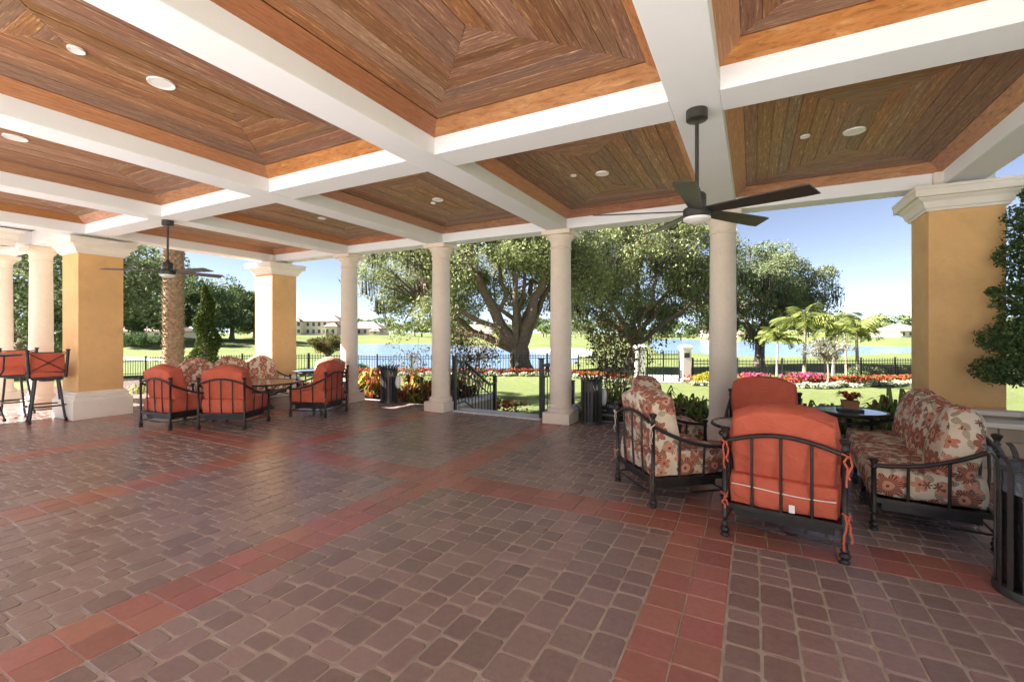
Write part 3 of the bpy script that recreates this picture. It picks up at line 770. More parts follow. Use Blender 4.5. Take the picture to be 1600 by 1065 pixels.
def make_seat(name, W, D, mat, nback, label, cat, loc, face, group, seed=1, ties=False, cord=False, lean=13, backdrop=0.0):
    """deep-seating chair or sofa; face = direction it looks towards"""
    rz = math.atan2(face[1], face[0]) - math.pi / 2
    r = tag(empty(name, (loc[0], loc[1], 0), rz), label, cat, group)
    x, y = W / 2, D / 2; TB, TF = 0.755, 0.515
    for sx in (-1, 1):
        post('leg', r, sx * x, -y, TB); post('leg', r, sx * x, y, TF)
    if nback > 1:
        for k in range(1, nback):
            for yy in (-y, y): MB().lathe(post_profile(0.225, finial=False), 10, (-x + W * k / nback, yy, 0)).build('leg', M['iron'], r, smooth=60)
    # back rail, arched between the posts
    arc = [(-x + W * k / 14, -y - 0.02 * math.sin(math.pi * k / 14), 0.655 + 0.075 * math.sin(math.pi * k / 14)) for k in range(15)]
    MB().tube(arc, 0.0145, 8).build('back_rail', M['iron'], r, smooth=60)
    ns = 3 if nback == 1 else 9
    for k in range(1, ns + 1):
        t = k / (ns + 1); px = -x + W * t
        MB().tube([(px, -y, 0.225), (px, -y - 0.012, 0.45), (px, -y - 0.02 * math.sin(math.pi * t), 0.655 + 0.075 * math.sin(math.pi * t))], 0.0095, 7).build('spindle', M['iron'], r, smooth=60)
    for sx in (-1, 1):
        path = [(sx * (x + 0.018 * math.sin(math.pi * k / 12)), -y + D * k / 12, 0.462 + 0.19 * (1 - k / 12) ** 1.9) for k in range(13)]
        MB().tube(path, 0.0155, 8).build('arm', M['iron'], r, smooth=60)
        for t in (0.36, 0.70):
            MB().tube([(sx * x, -y + D * t, 0.225), (sx * (x + 0.016), -y + D * t, 0.462 + 0.19 * (1 - t) ** 1.9)], 0.0095, 7).build('spindle', M['iron'], r, smooth=60)
    b = MB()
    for sy in (-1, 1): b.bar((-x, sy * y, 0.222), (x, sy * y, 0.222), 0.022, 0.026)
    for sx in (-1, 1): b.bar((sx * x, -y, 0.222), (sx * x, y, 0.222), 0.022, 0.026)
    b.box((0, 0, 0.205), (W - 0.02, D - 0.02, 0.02)); b.box((0, 0, 0.165), (W - 0.10, D - 0.10, 0.055))
    b.build('seat_frame', M['iron'], r)
    b = MB()
    for sy in (-1, 1): twisted(b, (-x, sy * y, 0.105), (x, sy * y, 0.105))
    for sx in (-1, 1): twisted(b, (sx * x, -y, 0.105), (sx * x, y, 0.105))
    b.build('stretcher', M['iron'], r, smooth=60)
    sw = W - 0.025
    sc = obj('seat_cushion', cushion_mesh(sw, D + 0.03, 0.205, mat, seed, 0.16, pillow=0.010), r); sc.location = (0, 0.025, 0.335)
    if cord:
        MB().tube([(-sw / 2 + 0.03 + (sw - 0.06) * k / 12, -D / 2 - 0.010, 0.375 - 0.02 * math.sin(k / 12 * 2.2) ** 2) for k in range(13)], 0.004, 5).build('piping', M['cord'], sc, smooth=60)
        sc.children[0].location = (0, -0.025, -0.335)
        MB().box((0.06, -y - 0.012, 0.272), (0.032, 0.003, 0.05)).build('care_label', M['white'], r)
    bw = (W - 0.03) / nback
    for k in range(nback):
        bc = obj('back_cushion', cushion_mesh(bw - 0.022 if nback > 1 else bw - 0.01, 0.21, 0.55, mat, seed * 7 + k, 0.32 if nback > 1 else 0.20, arch=0.085 if nback > 1 else 0.05, pillow=0.03 if nback > 1 else 0.018), r)
        bc.location = (-(W - 0.03) / 2 + bw * (k + 0.5), -y + 0.142 + (0.012 * (k % 2) if nback > 1 else 0), 0.640 - backdrop); bc.rotation_euler = (R(lean), 0, R(2.5 * (k - 1)) if nback > 1 else 0)
    if ties:
        for sx in (-1, 1):
            ribbon_tie(r, sx * (x + 0.005), -y - 0.012, 0.66, 0.47, mat, seed + sx); ribbon_tie(r, sx * (x + 0.005), -y - 0.012, 0.30, 0.085 if sx > 0 else 0.2, mat, seed + 5 + sx)
    return r
def from_back(p, q, D):
    """centre and facing of a seat from its two back feet (left and right as seen from behind)"""
    p, q = Vector(p[:2]), Vector(q[:2]); e = (q - p).normalized(); f = Vector((-e.y, e.x)); return (p + q) / 2 + f * D / 2, f
D0, W0 = 0.64, 0.67
G1 = 'wrought-iron seats in the right-hand group'; G2 = 'wrought-iron seats in the left-hand group'
c, f = from_back((-0.166, 3.473), (0.497, 3.388), D0)
make_seat('armchair', W0, D0, M['red'], 1, 'orange-red cushioned iron armchair nearest the camera, its back turned', 'armchair', c, f, G1, 1, ties=True, cord=True)
c, f = from_back((-1.135, 4.285), (-0.69, 3.735), D0)
make_seat('armchair', W0, D0, M['floral'], 1, 'floral cushioned iron armchair seen from its side, nearest of the two floral armchairs', 'armchair', c, f, G1, 2, ties=True, lean=10)
make_seat('armchair', W0, D0, M['floral'], 1, 'floral cushioned armchair half hidden behind the nearer floral armchair', 'armchair', (-0.86, 5.22), (0.90, 0.43), G1, 3, lean=10)
make_seat('armchair', W0, D0, M['red'], 1, 'orange-red armchair facing the camera beside the stone column', 'armchair', (0.10, 5.50), (-0.05, -1), G1, 4)
make_seat('sofa', 1.76, 0.62, M['floral'], 3, 'three-cushion floral sofa at the right in front of the stone planter', 'sofa', (1.135, 4.92), (-0.997, 0.07), G1, 5, backdrop=0.05, lean=12)
c, f = from_back((-8.02, 3.43), (-7.44, 3.50), D0)
make_seat('armchair', 0.66, D0, M['red'], 1, 'leftmost orange-red armchair, back turned, next to the large pier', 'armchair', c, f, G2, 6)
c, f = from_back((-7.09, 3.70), (-6.46, 4.02), D0)
make_seat('armchair', W0, D0, M['red'], 1, 'orange-red armchair with its back turned in the middle of the left group', 'armchair', c, f, G2, 7)
c, f = from_back((-6.21, 5.20), (-6.41, 5.82), D0)
make_seat('armchair', 0.65, D0, M['red'], 1, 'orange-red armchair at the right of the left group, seen from its side', 'armchair', c, f, G2, 8, ties=True)
make_seat('armchair', 0.65, D0, M['floral'], 1, 'pale floral armchair in sunlight hidden behind an orange-red armchair', 'armchair', (-7.42, 6.15), (-1, -0.04), G2, 9)
make_seat('sofa', 1.95, 0.64, M['floral'], 3, 'three-cushion floral sofa behind the left group of orange-red armchairs', 'sofa', (-9.02, 5.42), (1, 0.03), G2, 10)

# ------------------------------------------------------------------ tables
def round_table(loc, rad, h, label, glass, legs=4, pedestal=False):
    r = tag(empty('round_table', (loc[0], loc[1], 0)), label, 'table', 'round iron tables')
    MB().lathe([(rad * 0.97, h - 0.012), (rad * 0.97, h)], 48).build('table_top', glass, r, smooth=40)
    MB().tube([(rad * math.cos(a), rad * math.sin(a), h - 0.008) for a in [6.2832 * k / 40 for k in range(40)]], 0.015, 8, closed=True).build('rim', M['iron'], r, smooth=60)
    if pedestal:
        MB().lathe([(0.02, h - 0.02), (0.02, 0.2), (0.035, 0.19), (0.03, 0.13), (0.06, 0.09), (0.13, 0.03), (0.15, 0.0)][::-1], 16).build('pedestal', M['iron'], r, smooth=50)
        b = MB()
        for k in range(4):
            a = k * math.pi / 2 + 0.5; c_, s_ = math.cos(a), math.sin(a)
            b.tube([(c_ * q * rad, s_ * q * rad, zz) for q, zz in ((0.04, 0.24), (0.3, 0.27), (0.62, h - 0.12), (0.9, h - 0.02))], 0.011, 7)
        b.build('brace', M['iron'], r, smooth=60)
    else:
        for k in range(legs):
            a = k * 2 * math.pi / legs + 0.6; c_, s_ = math.cos(a) * rad * 0.8, math.sin(a) * rad * 0.8
            MB().lathe([(0.018, 0), (0.024, 0.02), (0.014, 0.04), (0.012, h - 0.03), (0.02, h - 0.014)], 10, (c_, s_, 0)).build('leg', M['iron'], r, smooth=50)
        MB().tube([(rad * 0.8 * math.cos(a), rad * 0.8 * math.sin(a), h - 0.10) for a in [6.2832 * k / 32 for k in range(32)]], 0.010, 7, closed=True).build('ring', M['iron'], r, smooth=60)
        b = MB(); twisted(b, (rad * .8 * math.cos(.6), rad * .8 * math.sin(.6), .16), (-rad * .8 * math.cos(.6), -rad * .8 * math.sin(.6), .16)); twisted(b, (rad * .8 * math.cos(2.17), rad * .8 * math.sin(2.17), .172), (-rad * .8 * math.cos(2.17), -rad * .8 * math.sin(2.17), .172))
        b.build('stretcher', M['iron'], r, smooth=60)
    return r
M['glass_tan'] = plain('tan_glass_top', (0.30, 0.20, 0.13), 0.15, 6, 0.12)
M['glass_blue'] = plain('dark_glossy_top', (0.05, 0.06, 0.07), 0.15, 6, 0.08)
round_table((-0.02, 4.62), 0.31, 0.58, 'small round iron table between the floral and orange-red armchairs at right', M['glass_tan'])
tb2 = pix(1328, 641, 0.585)
round_table((tb2.x, tb2.y), 0.315, 0.585, 'round iron table with a planter on it beyond the right sofa', M['glass_blue'])
round_table((-7.92, 5.32), 0.56, 0.49, 'round pedestal table in the middle of the left seating group', M['glass_tan'], pedestal=True)
round_table((-8.62, 6.80), 0.34, 0.58, 'round iron side table in the sun by the far left pier', M['glass_blue'])

# ------------------------------------------------------------------ bar stools and bar table
def bar_stool(loc, face, label):
    rz = math.atan2(face[1], face[0]) - math.pi / 2
    r = tag(empty('bar_stool', (loc[0], loc[1], 0), rz), label, 'bar stool', 'bar stools by the left pier')
    for sx in (-1, 1):
        for sy in (-1, 1):
            MB().tube([(sx * 0.13, sy * 0.13, 0.66), (sx * 0.155, sy * 0.155, 0.40), (sx * 0.195, sy * 0.195, 0.045)], 0.017, 8).lathe([(0.02, 0), (0.026, 0.012), (0.026, 0.022), (0.014, 0.03), (0.024, 0.045), (0.012, 0.058)], 10, (sx * 0.20, sy * 0.20, 0)).build('leg', M['iron'], r, smooth=60)
    MB().tube([(0.245 * math.cos(a), 0.245 * math.sin(a), 0.25) for a in [6.2832 * k / 28 for k in range(28)]], 0.012, 7, closed=True).build('foot_ring', M['iron'], r, smooth=60)
    MB().box((0, 0, 0.685), (0.36, 0.36, 0.05)).lathe([(0.09, 0.63), (0.09, 0.67)], 14).build('swivel_plate', M['iron'], r, bevel=0.01)
    for sx in (-1, 1):
        MB().tube([(sx * 0.20, -0.19, 0.69), (sx * 0.215, -0.215, 0.90), (sx * 0.225, -0.235, 1.10)], 0.021, 8).lathe([(0.02, 1.085), (0.016, 1.10), (0.03, 1.125), (0.031, 1.135), (0.014, 1.142)], 10, (sx * 0.225, -0.235, 0)).build('back_post', M['iron'], r, smooth=60)
    b = MB().bar((-0.225, -0.235, 1.09), (0.225, -0.235, 1.09), 0.016).bar((-0.205, -0.2, 0.775), (0.205, -0.2, 0.775), 0.02)
    b.build('back_rail', M['iron'], r)
    MB().tube([(-0.205, -0.203, 0.785), (0.22, -0.235, 1.085)], 0.007, 6).build('cross_bar', M['iron'], r); MB().tube([(0.205, -0.203, 0.785), (-0.22, -0.235, 1.085)], 0.007, 6).build('cross_bar', M['iron'], r)
    s = obj('seat_cushion', cushion_mesh(0.42, 0.42, 0.09, M['red'], 3, 0.2, pillow=0.012), r); s.location = (0, 0, 0.75)
    s = obj('back_cushion', cushion_mesh(0.40, 0.075, 0.31, M['red'], 4, 0.14, pillow=0.01), r); s.location = (0, -0.135, 0.925); s.rotation_euler = (R(7), 0, 0)
    for sx in (-1, 1):
        MB().tube([(sx * 0.213, -0.21, 0.89), (sx * 0.225, -0.02, 0.90), (sx * 0.21, 0.12, 0.87), (sx * 0.195, 0.15, 0.70)], 0.012, 7).build('arm', M['iron'], r, smooth=60)
    return r
bar_stool((-9.93, 2.96), (-0.97, 0.22), 'bar stool with crossed iron back and red cushion beside the large ochre pier')
bar_stool((-10.98, 2.86), (0.85, -0.5), 'red cushioned bar stool beyond the bar table at the left edge')
r = tag(empty('bar_table', (-10.36, 2.38, 0)), 'tall round iron bar table at the left edge of the picture', 'bar table')
MB().lathe([(0.40, 1.035), (0.42, 1.04), (0.42, 1.06), (0.40, 1.065)], 40).build('table_top', M['iron'], r, smooth=40)
MB().lathe([(0.02, 0.05), (0.05, 0.42), (0.11, 0.50), (0.115, 0.60), (0.06, 0.66), (0.02, 0.70)], 14).build('urn', M['iron'], r, smooth=50)
for k in range(4):
    a = k * math.pi / 2 + 0.35; c_, s_ = math.cos(a), math.sin(a)
    MB().tube([(c_ * q, s_ * q, z) for q, z in ((0.26, 1.03), (0.25, 0.80), (0.13, 0.60), (0.15, 0.40), (0.26, 0.05))], 0.013, 8).lathe([(0.022, 0), (0.028, 0.02), (0.014, 0.05)], 10, (c_ * .262, s_ * .262, 0)).build('leg', M['iron'], r, smooth=60)

# ------------------------------------------------------------------ litter bins
def litter_bin(loc, label, rad=0.158, h=0.66, bag='bag', top=True, rz=0.0, side=None):
    r = tag(empty('litter_bin', (loc[0], loc[1], 0), rz), label, 'litter bin', 'slatted metal litter bins')
    n = 18
    sl = MB()
    path = [(rad, 0.03), (rad, h - 0.02), (rad + 0.008, h + 0.03), (rad + 0.03, h + 0.065), (rad + 0.055, h + 0.08)]
    for i in range(len(path) - 1): sl.bar((path[i][0], 0, path[i][1]), (path[i + 1][0], 0, path[i + 1][1]), 0.027, 0.006, up=(1, 0, 0))
    sm = sl.mesh('slat', M['bin'])
    for k in range(n):
        o = obj('slat', sm, r); o.rotation_euler = (0, 0, 2 * math.pi * k / n)
    MB().lathe([(rad + 0.012, 0.0), (rad + 0.014, 0.02), (rad + 0.006, 0.045)], 36).build('base_ring', M['bin'], r, smooth=40)
    MB().tube([((rad - 0.006) * math.cos(a), (rad - 0.006) * math.sin(a), h - 0.01) for a in [6.2832 * k / 36 for k in range(36)]], 0.010, 7, closed=True).build('top_ring', M['bin'], r, smooth=60)
    MB().lathe([(rad - 0.022, 0.03), (rad - 0.020, h - 0.13), (rad - 0.018, h - 0.12)], 28).build('liner', M['bag'], r, smooth=50)
    MB().lathe([(rad - 0.012, h - 0.135), (rad - 0.004, h - 0.13), (rad - 0.010, h - 0.06), (rad - 0.004, h + 0.004), (rad - 0.020, h - 0.02), (rad - 0.05, h - 0.12)], 28, cap=False).build('bag', M[bag], r, smooth=50)
    if top:
        arc = [math.radians(250 + 6 * k) for k in range(19)]
        vs = []; 
        for a in arc: vs += [((rad + 0.006) * math.cos(a), (rad + 0.006) * math.sin(a), h - 0.16), ((rad + 0.006) * math.cos(a), (rad + 0.006) * math.sin(a), h - 0.02)]
        MB().add(vs, [(2 * i, 2 * i + 2, 2 * i + 3, 2 * i + 1) for i in range(18)]).build('plate', M['bin'], r, smooth=60)
        # embossed mark on the plate
        b = MB()
        for s in range(3):
            a0 = math.radians(292 + 9 * s); p = [((rad + 0.009) * math.cos(a0 + t * 0.10 * (1 if s % 2 else -1)), (rad + 0.009) * math.sin(a0 + t * 0.10 * (1 if s % 2 else -1)), h - 0.13 + 0.08 * t + 0.01 * math.sin(6 * t)) for t in (0, .25, .5, .75, 1)]
            b.tube(p, 0.005, 5)
        b.build('emblem', M['letter'], r)
    if side:
        p_ = Vector(side); o = obj('hanging_bag', cushion_mesh(0.10, 0.12, 0.26, M['white'], 9, 0.8, arch=0.0), r); o.location = p_
    return r
lb = pix(605, 629, 0); litter_bin((lb.x, lb.y + 0.05), 'slatted metal litter bin in a sun patch between two columns', 0.165, 0.67, rz=0.5, side=(0.19, -0.05, 0.42))
lb = pix(921, 663, 0); litter_bin((lb.x, lb.y + 0.10), 'slatted metal litter bin just right of the column by the steps', 0.158, 0.66, rz=0.2, side=(0.17, 0.11, 0.40))
litter_bin((1.385, 3.44), 'large slatted litter bin cut off by the right edge, black liner inside', 0.20, 0.68, 'clear_bag', False, 0.1)

# ------------------------------------------------------------------ ceiling fans
def fan(loc, spin, label):
    r = tag(empty('ceiling_fan', (loc[0], loc[1], 0), spin), label, 'ceiling fan', 'five-blade ceiling fans')
    MB().lathe([(0.066, 2.905), (0.072, 2.91), (0.072, 2.978)], 32).build('canopy', M['bronze'], r, smooth=40)
    MB().lathe([(0.013, 2.40), (0.013, 2.91)], 14).lathe([(0.026, 2.385), (0.024, 2.41), (0.014, 2.43)], 14).build('downrod', M['bronze'], r, smooth=40)
    MB().lathe([(0.055, 2.27), (0.062, 2.28), (0.062, 2.375), (0.05, 2.39)], 32).build('motor_cap', M['bronze'], r, smooth=40)
    MB().lathe([(0.088, 2.215), (0.093, 2.22), (0.093, 2.275), (0.085, 2.282)], 36).build('motor_housing', M['bronze'], r, smooth=40)
    MB().lathe([(0.086, 2.195), (0.092, 2.20), (0.092, 2.214), (0.086, 2.2145)], 36).build('light_ring', M['white'], r, smooth=40)
    MB().lathe([(0.02, 2.176), (0.06, 2.180), (0.084, 2.195)], 36, cap=True).build('light_lens', M['lens'], r, smooth=40)
    b = MB(); vs = []
    prof = [(0.07, 0.045), (0.15, 0.050), (0.42, 0.064), (0.66, 0.071), (0.70, 0.067)]
    tilt = R(13)
    for x, hw in prof:
        for s in (-1, 1):
            for zz in (-0.004, 0.004):
                sx = x + (0.03 if (s > 0 and x > 0.68) else 0)
                vs.append((sx, s * hw * math.cos(tilt), -s * hw * math.sin(tilt) + zz))
    fs = []
    for i in range(len(prof) - 1):
        a, c_ = i * 4, i * 4 + 4
        fs += [(a, a + 2, c_ + 2, c_), (a + 1, c_ + 1, c_ + 3, a + 3), (a, c_, c_ + 1, a + 1), (a + 2, a + 3, c_ + 3, c_ + 2)]
    e = (len(prof) - 1) * 4; fs += [(0, 1, 3, 2), (e, e + 2, e + 3, e + 1)]
    bm_ = b.add(vs, fs).mesh('blade', M['bronze'])
    for k in range(5):
        o = obj('blade', bm_, r); o.location = (0, 0, 2.262); o.rotation_euler = (0, 0, 2 * math.pi * k / 5)
    return r
tip = pix(1262, 297, 2.262); fan((CX(1), YM + 0.06), math.atan2(tip.y - YM - 0.06, tip.x - CX(1)), 'dark five-blade ceiling fan hanging near the camera at right')
tip = pix(348, 429, 2.262); fan((CX(-2), YM + 0.0), R(14), 'dark five-blade ceiling fan hanging over the left seating group')

# ------------------------------------------------------------------ recessed lights
def downlight(u, v, rad, label):
    p = pix(u, v, ZP - 0.004)
    r = tag(empty('recessed_light', (p.x, p.y, 0)), label, 'ceiling light', 'recessed ceiling lights')
    MB().lathe([(rad * 0.72, ZP - 0.006), (rad * 0.98, ZP - 0.013), (rad, ZP - 0.008), (rad, ZP + 0.004)], 32, cap=False).build('trim_ring', M['white'], r, smooth=50)
    MB().lathe([(rad * 0.74, ZP - 0.0055), (rad * 0.3, ZP - 0.0035)], 32).build('lens', M['lens'], r, smooth=50)
    return r
for u, v, rad, lab in ((252, 130, 0.085, 'largest round recessed light in the wooden ceiling at upper left'),
                       (119, 78, 0.045, 'small round sensor in the upper left wooden coffer above the largest light'),
                       (24, 215, 0.085, 'round recessed light at the left edge in the second coffer'),
                       (941, 271, 0.075, 'round recessed light in the coffer just left of the near fan'),
                       (896, 274, 0.035, 'small round sensor in the coffer just left of the near fan'),
                       (684, 312, 0.075, 'round recessed light in the coffer above the steps opening'),
                       (677, 317, 0.035, 'small round sensor in the coffer above the steps opening'),
                       (503, 341, 0.06, 'round recessed light in the front coffer above the left seating group'),
                       (1335, 205, 0.085, 'round recessed light in the coffer right of the near fan'),
                       (1258, 213, 0.04, 'small round sensor in the coffer right of the near fan')):
    downlight(u, v, rad, lab)
p = pix(1115, 278, ZB); b = MB().lathe([(0.062, ZB - 0.004), (0.085, ZB - 0.010), (0.09, ZB - 0.003), (0.09, ZB + 0.01)], 36)
tag(b.build('ceiling_speaker', M['beam'], smooth=40), 'round white speaker set into the beam behind the near fan', 'speaker')

# ------------------------------------------------------------------ planter box on the table, sign by the bin
r = tag(empty('table_planter', (tb2.x, tb2.y, 0.585)), 'small brown square planter of red flowers on the glossy round table', 'planter')
MB().box((0, 0, 0.012), (0.22, 0.16, 0.022)).build('tray', M['black'], r, bevel=0.003)
MB().lathe([(0.062, 0.024), (0.075, 0.105), (0.066, 0.105), (0.06, 0.09)], square=True).build('pot', M['pot'], r)
rg = np.random.default_rng(4)
def rosette(n, rad, h, w, rg, droop=0.35, base=(0, 0, 0), up=0.5):
    """n strap leaves, each of two quads, leaning out of a centre -> (n*2*4,3)"""
    out = []
    for k in range(n):
        a = rg.uniform(0, 6.283); l = rad * rg.uniform(0.6, 1.1); hh = h * rg.uniform(0.55, 1.1); ww = w * rg.uniform(0.7, 1.2)
        d = np.array([math.cos(a), math.sin(a), 0]); s = np.array([-math.sin(a), math.cos(a), 0]); b0 = np.array(base) + d * rad * 0.05
        m = b0 + d * l * (0.5 + 0.2 * rg.random()) + np.array([0, 0, hh]); e = b0 + d * l + np.array([0, 0, hh * (1 - droop * rg.uniform(0.3, 1.6))])
        out += [b0 - s * ww * 0.3, b0 + s * ww * 0.3, m + s * ww * 0.5, m - s * ww * 0.5, m - s * ww * 0.5, m + s * ww * 0.5, e + s * ww * 0.08, e - s * ww * 0.08]
    return np.array(out)
obj('flowers', np_mesh('flowers', rosette(40, 0.13, 0.09, 0.03, rg, base=(0, 0, 0.1)), 4, M['redflower']), r)

sp = pix(948, 655, 0)
r = tag(empty('notice_plate', (sp.x + 0.02, 7.02, 0.0), R(0)), 'low black notice plate with pale lettering beside the litter bin', 'sign')
MB().box((0, 0, 0.165), (0.42, 0.018, 0.30)).build('plate', M['black'], r, bevel=0.004)
MB().bar((-0.15, 0.01, 0), (-0.15, 0.01, 0.1), 0.02).bar((0.15, 0.01, 0), (0.15, 0.01, 0.1), 0.02).build('stake', M['black'], r)
for i, (txt, z, sz) in enumerate((('THANK YOU', 0.235, 0.052), ('FOR', 0.165, 0.044), ('NOT SMOKING', 0.095, 0.048))):
    cu = bpy.data.curves.new('lettering', 'FONT'); cu.body = txt; cu.size = sz; cu.align_x = 'CENTER'; cu.extrude = 0.0006
    tmp = bpy.data.objects.new('lettering', cu); lm = bpy.data.meshes.new_from_object(tmp); bpy.data.objects.remove(tmp)
    lm.materials.clear(); lm.materials.append(M['letter']); o = obj('lettering', lm, r)
    o.location = (0, -0.0105, z); o.rotation_euler = (R(90), 0, 0)

# ------------------------------------------------------------------ garden steps, walls, railings
b = MB(); b.box((-3.87, 6.87, -0.0), (1.70, 0.40, 0.026))
tag(b.build('step_threshold', M['concrete'], bevel=0.006), kind='structure')
b = MB()
for k in range(3): b.box((-3.87, 7.25 + 0.35 * k, -0.165 * (k + 1) - 0.15), (1.62, 0.352, 0.30 - 0.002 * k))
tag(b.build('garden_steps', M['concrete'], bevel=0.008), kind='structure')
for x, lab in ((-4.98, 'low tan stone wall with pale cap left of the garden steps'), (-2.76, 'low tan stone wall with pale cap right of the garden steps')):
    r = tag(empty('garden_wall', (x, 7.8, -0.55)), lab, 'wall', 'step walls')
    MB().box((0, 0, 0.28), (0.24, 1.3, 0.56)).build('wall', M['wallstone'], r, bevel=0.01)
    MB().box((0, 0, 0.60), (0.32, 1.36, 0.07)).build('cap', M['concrete'], r, bevel=0.012)
def railing(x, label):
    r = tag(empty('stair_railing', (x, 0, 0)), label, 'railing', 'iron stair railings')
    ya, yb = 6.80, 8.26
    MB().box((0, ya, 0.485), (0.065, 0.065, 0.97)).box((0, ya, 0.975), (0.08, 0.08, 0.02)).build('post', M['black'], r, bevel=0.005)
    MB().box((0, yb, -0.03), (0.065, 0.065, 1.0)).box((0, yb, 0.48), (0.08, 0.08, 0.02)).build('post', M['black'], r, bevel=0.005)
    top = [(ya, 0.86), (7.12, 0.87), (8.05, 0.335), (yb, 0.36)]; low = [(ya, 0.10), (7.12, 0.12), (8.05, -0.40), (yb, -0.38)]
    mid = [(y, z - 0.20) for y, z in top]
    def rail(pts, w, h): 
        q = MB()
        for i in range(3): q.bar((0, *pts[i]), (0, *pts[i + 1]), w, h, up=(1, 0, 0))
        return q
    rail(top, 0.03, 0.045).build('hand_rail', M['black'], r); rail(mid, 0.02, 0.02).build('middle_rail', M['black'], r); rail(low, 0.02, 0.02).build('bottom_rail', M['black'], r)
    def zi(pts, y):
        for i in range(3):
            if pts[i][0] <= y <= pts[i + 1][0]: return pts[i][1] + (pts[i + 1][1] - pts[i][1]) * (y - pts[i][0]) / (pts[i + 1][0] - pts[i][0])
    y = ya + 0.12
    while y < yb - 0.05:
        MB().bar((0, y, zi(low, y)), (0, y, zi(mid, y)), 0.012).build('baluster', M['black'], r); y += 0.117
    y = ya + 0.13
    while y < yb - 0.08:
        zc = (zi(top, y) + zi(mid, y)) / 2 - 0.004
        MB().tube([(0, y + 0.068 * math.cos(a), zc + 0.088 * math.sin(a)) for a in [6.2832 * k / 18 for k in range(18)]], 0.007, 5, closed=True).build('ring', M['black'], r, smooth=60)
        y += 0.10
    return r
railing(-4.76, 'black iron stair railing with rings left of the garden steps')
railing(-3.04, 'black iron stair railing right of the garden steps, partly behind a column')

# mulch beds along the patio edge
b = MB()
for x0, x1, y1 in ((-12.0, -5.12, 8.6), (-2.62, 4.2, 8.9)):
    b.box(((x0 + x1) / 2, (7.17 + y1) / 2, -0.36), (x1 - x0, y1 - 7.17, 0.44))
tag(b.build('mulch_bed', M['mulch'], bevel=0.06), kind='structure')

# stone planter at the right, in front of the pier
def block_wall(name, x0, x1, y, zt, courses, ch, label, th=0.22):
    r = tag(empty(name, (x0, y, 0)), label, 'wall')
    for k in range(courses):
        z = zt - 0.05 - ch * (k + 0.5); x = 0.0; j = 0
        while x < x1 - x0 - 0.05:
            w = min(0.40 if (j or k % 2 == 0) else 0.20, x1 - x0 - x)
            MB().box((x + w / 2, 0, z), (w - 0.007, th, ch - 0.007)).build('stone_block', M['wallstone'], r, bevel=0.008); x += w; j += 1
    MB().box(((x1 - x0) / 2, 0, (zt - 0.05) / 2 - 0.02), (x1 - x0 - 0.03, th - 0.03, zt - 0.05)).build('core', M['mortar'], r)
    MB().box(((x1 - x0) / 2, 0, zt - 0.025), (x1 - x0 + 0.04, th + 0.06, 0.05)).build('cap', M['trimstone'], r, bevel=0.01)
block_wall('planter_wall', 1.62, 4.4, 5.95, 0.565, 4, 0.128, 'low wall of tan stone blocks behind the right sofa')
block_wall('raised_planter_wall', 1.60, 4.4, 6.24, 0.63, 4, 0.145, 'pale capped planter wall against the right ochre pier', 0.10)

# ------------------------------------------------------------------ iron fence and gate
def fence(path, label, spacing=0.15):
    """path of (u, depth); stands on the ground"""
    P = [at(u, d) for u, d in path]; seg = [0]
    for i in range(len(P) - 1): seg.append(seg[-1] + (P[i + 1] - P[i]).length)
    def pt(s):
        for i in range(len(P) - 1):
            if s <= seg[i + 1] or i == len(P) - 2:
                q = P[i].lerp(P[i + 1], (s - seg[i]) / (seg[i + 1] - seg[i])); return Vector((q.x, q.y, gz(q.x, q.y)))
    p0 = pt(0); r = tag(empty('iron_fence', p0), label, 'fence', 'black picket fences')
    pm = MB().bar((0, 0, 0.05), (0, 0, 1.02), 0.02).lathe([(0.014, 1.02), (0.02, 1.04), (0.002, 1.09)], 5).mesh('picket', M['black'])
    qm = MB().box((0, 0, 0.55), (0.065, 0.065, 1.1)).box((0, 0, 1.11), (0.085, 0.085, 0.03)).mesh('post', M['black'])
    n = int(seg[-1] / spacing)
    for k in range(n):
        o = obj('picket', pm, r); o.location = pt(k * spacing + 0.05) - p0
    m = max(1, round(seg[-1] / 1.9)); last = None
    for k in range(m + 1):
        q = pt(seg[-1] * k / m); o = obj('post', qm, r); o.location = q - p0
        if last is not None:
            for z in (0.14, 0.84, 0.97): MB().bar(last - p0 + Vector((0, 0, z)), q - p0 + Vector((0, 0, z)), 0.028, 0.032).build('rail', M['black'], r)
        last = q
    return r
FL = [(-150, 27), (200, 26), (460, 25.4), (700, 25.6), (860, 25.2), (930, 23.6), (984, 21.0)]
FR = [(1082, 20.6), (1200, 20.2), (1300, 20.3), (1430, 21.3), (1640, 23)]
fence(FL, 'long black picket fence along the lake, left of the gate')
fence(FR, 'black picket fence behind the pink flowers, right of the gate')
def pillar(u, d, label):
    p = at(u, d); p.z = gz(p.x, p.y) - 0.03
    r = tag(empty('gate_pillar', p, PSI), label, 'pillar', 'cream gate pillars')
    MB().box((0, 0, 0.10), (0.50, 0.50, 0.24)).build('base', M['trimstone'], r, bevel=0.01)
    MB().box((0, 0, 0.86), (0.38, 0.38, 1.34)).build('shaft', M['trimstone'], r, bevel=0.008)
    MB().lathe([(0.20, 1.52), (0.23, 1.55), (0.25, 1.58), (0.25, 1.64), (0.20, 1.68), (0.10, 1.72), (0.02, 1.73)], square=True).build('cap', M['trimstone'], r)
    return r
pillar(1000, 20.6, 'cream gate pillar left of the garden gate, behind the bare shrub')
pr_ = pillar(1071, 20.6, 'cream gate pillar with a dark plaque right of the garden gate')
MB().box((0, -0.196, 1.26), (0.25, 0.012, 0.22)).build('plaque', M['bronze'], pr_, bevel=0.004)
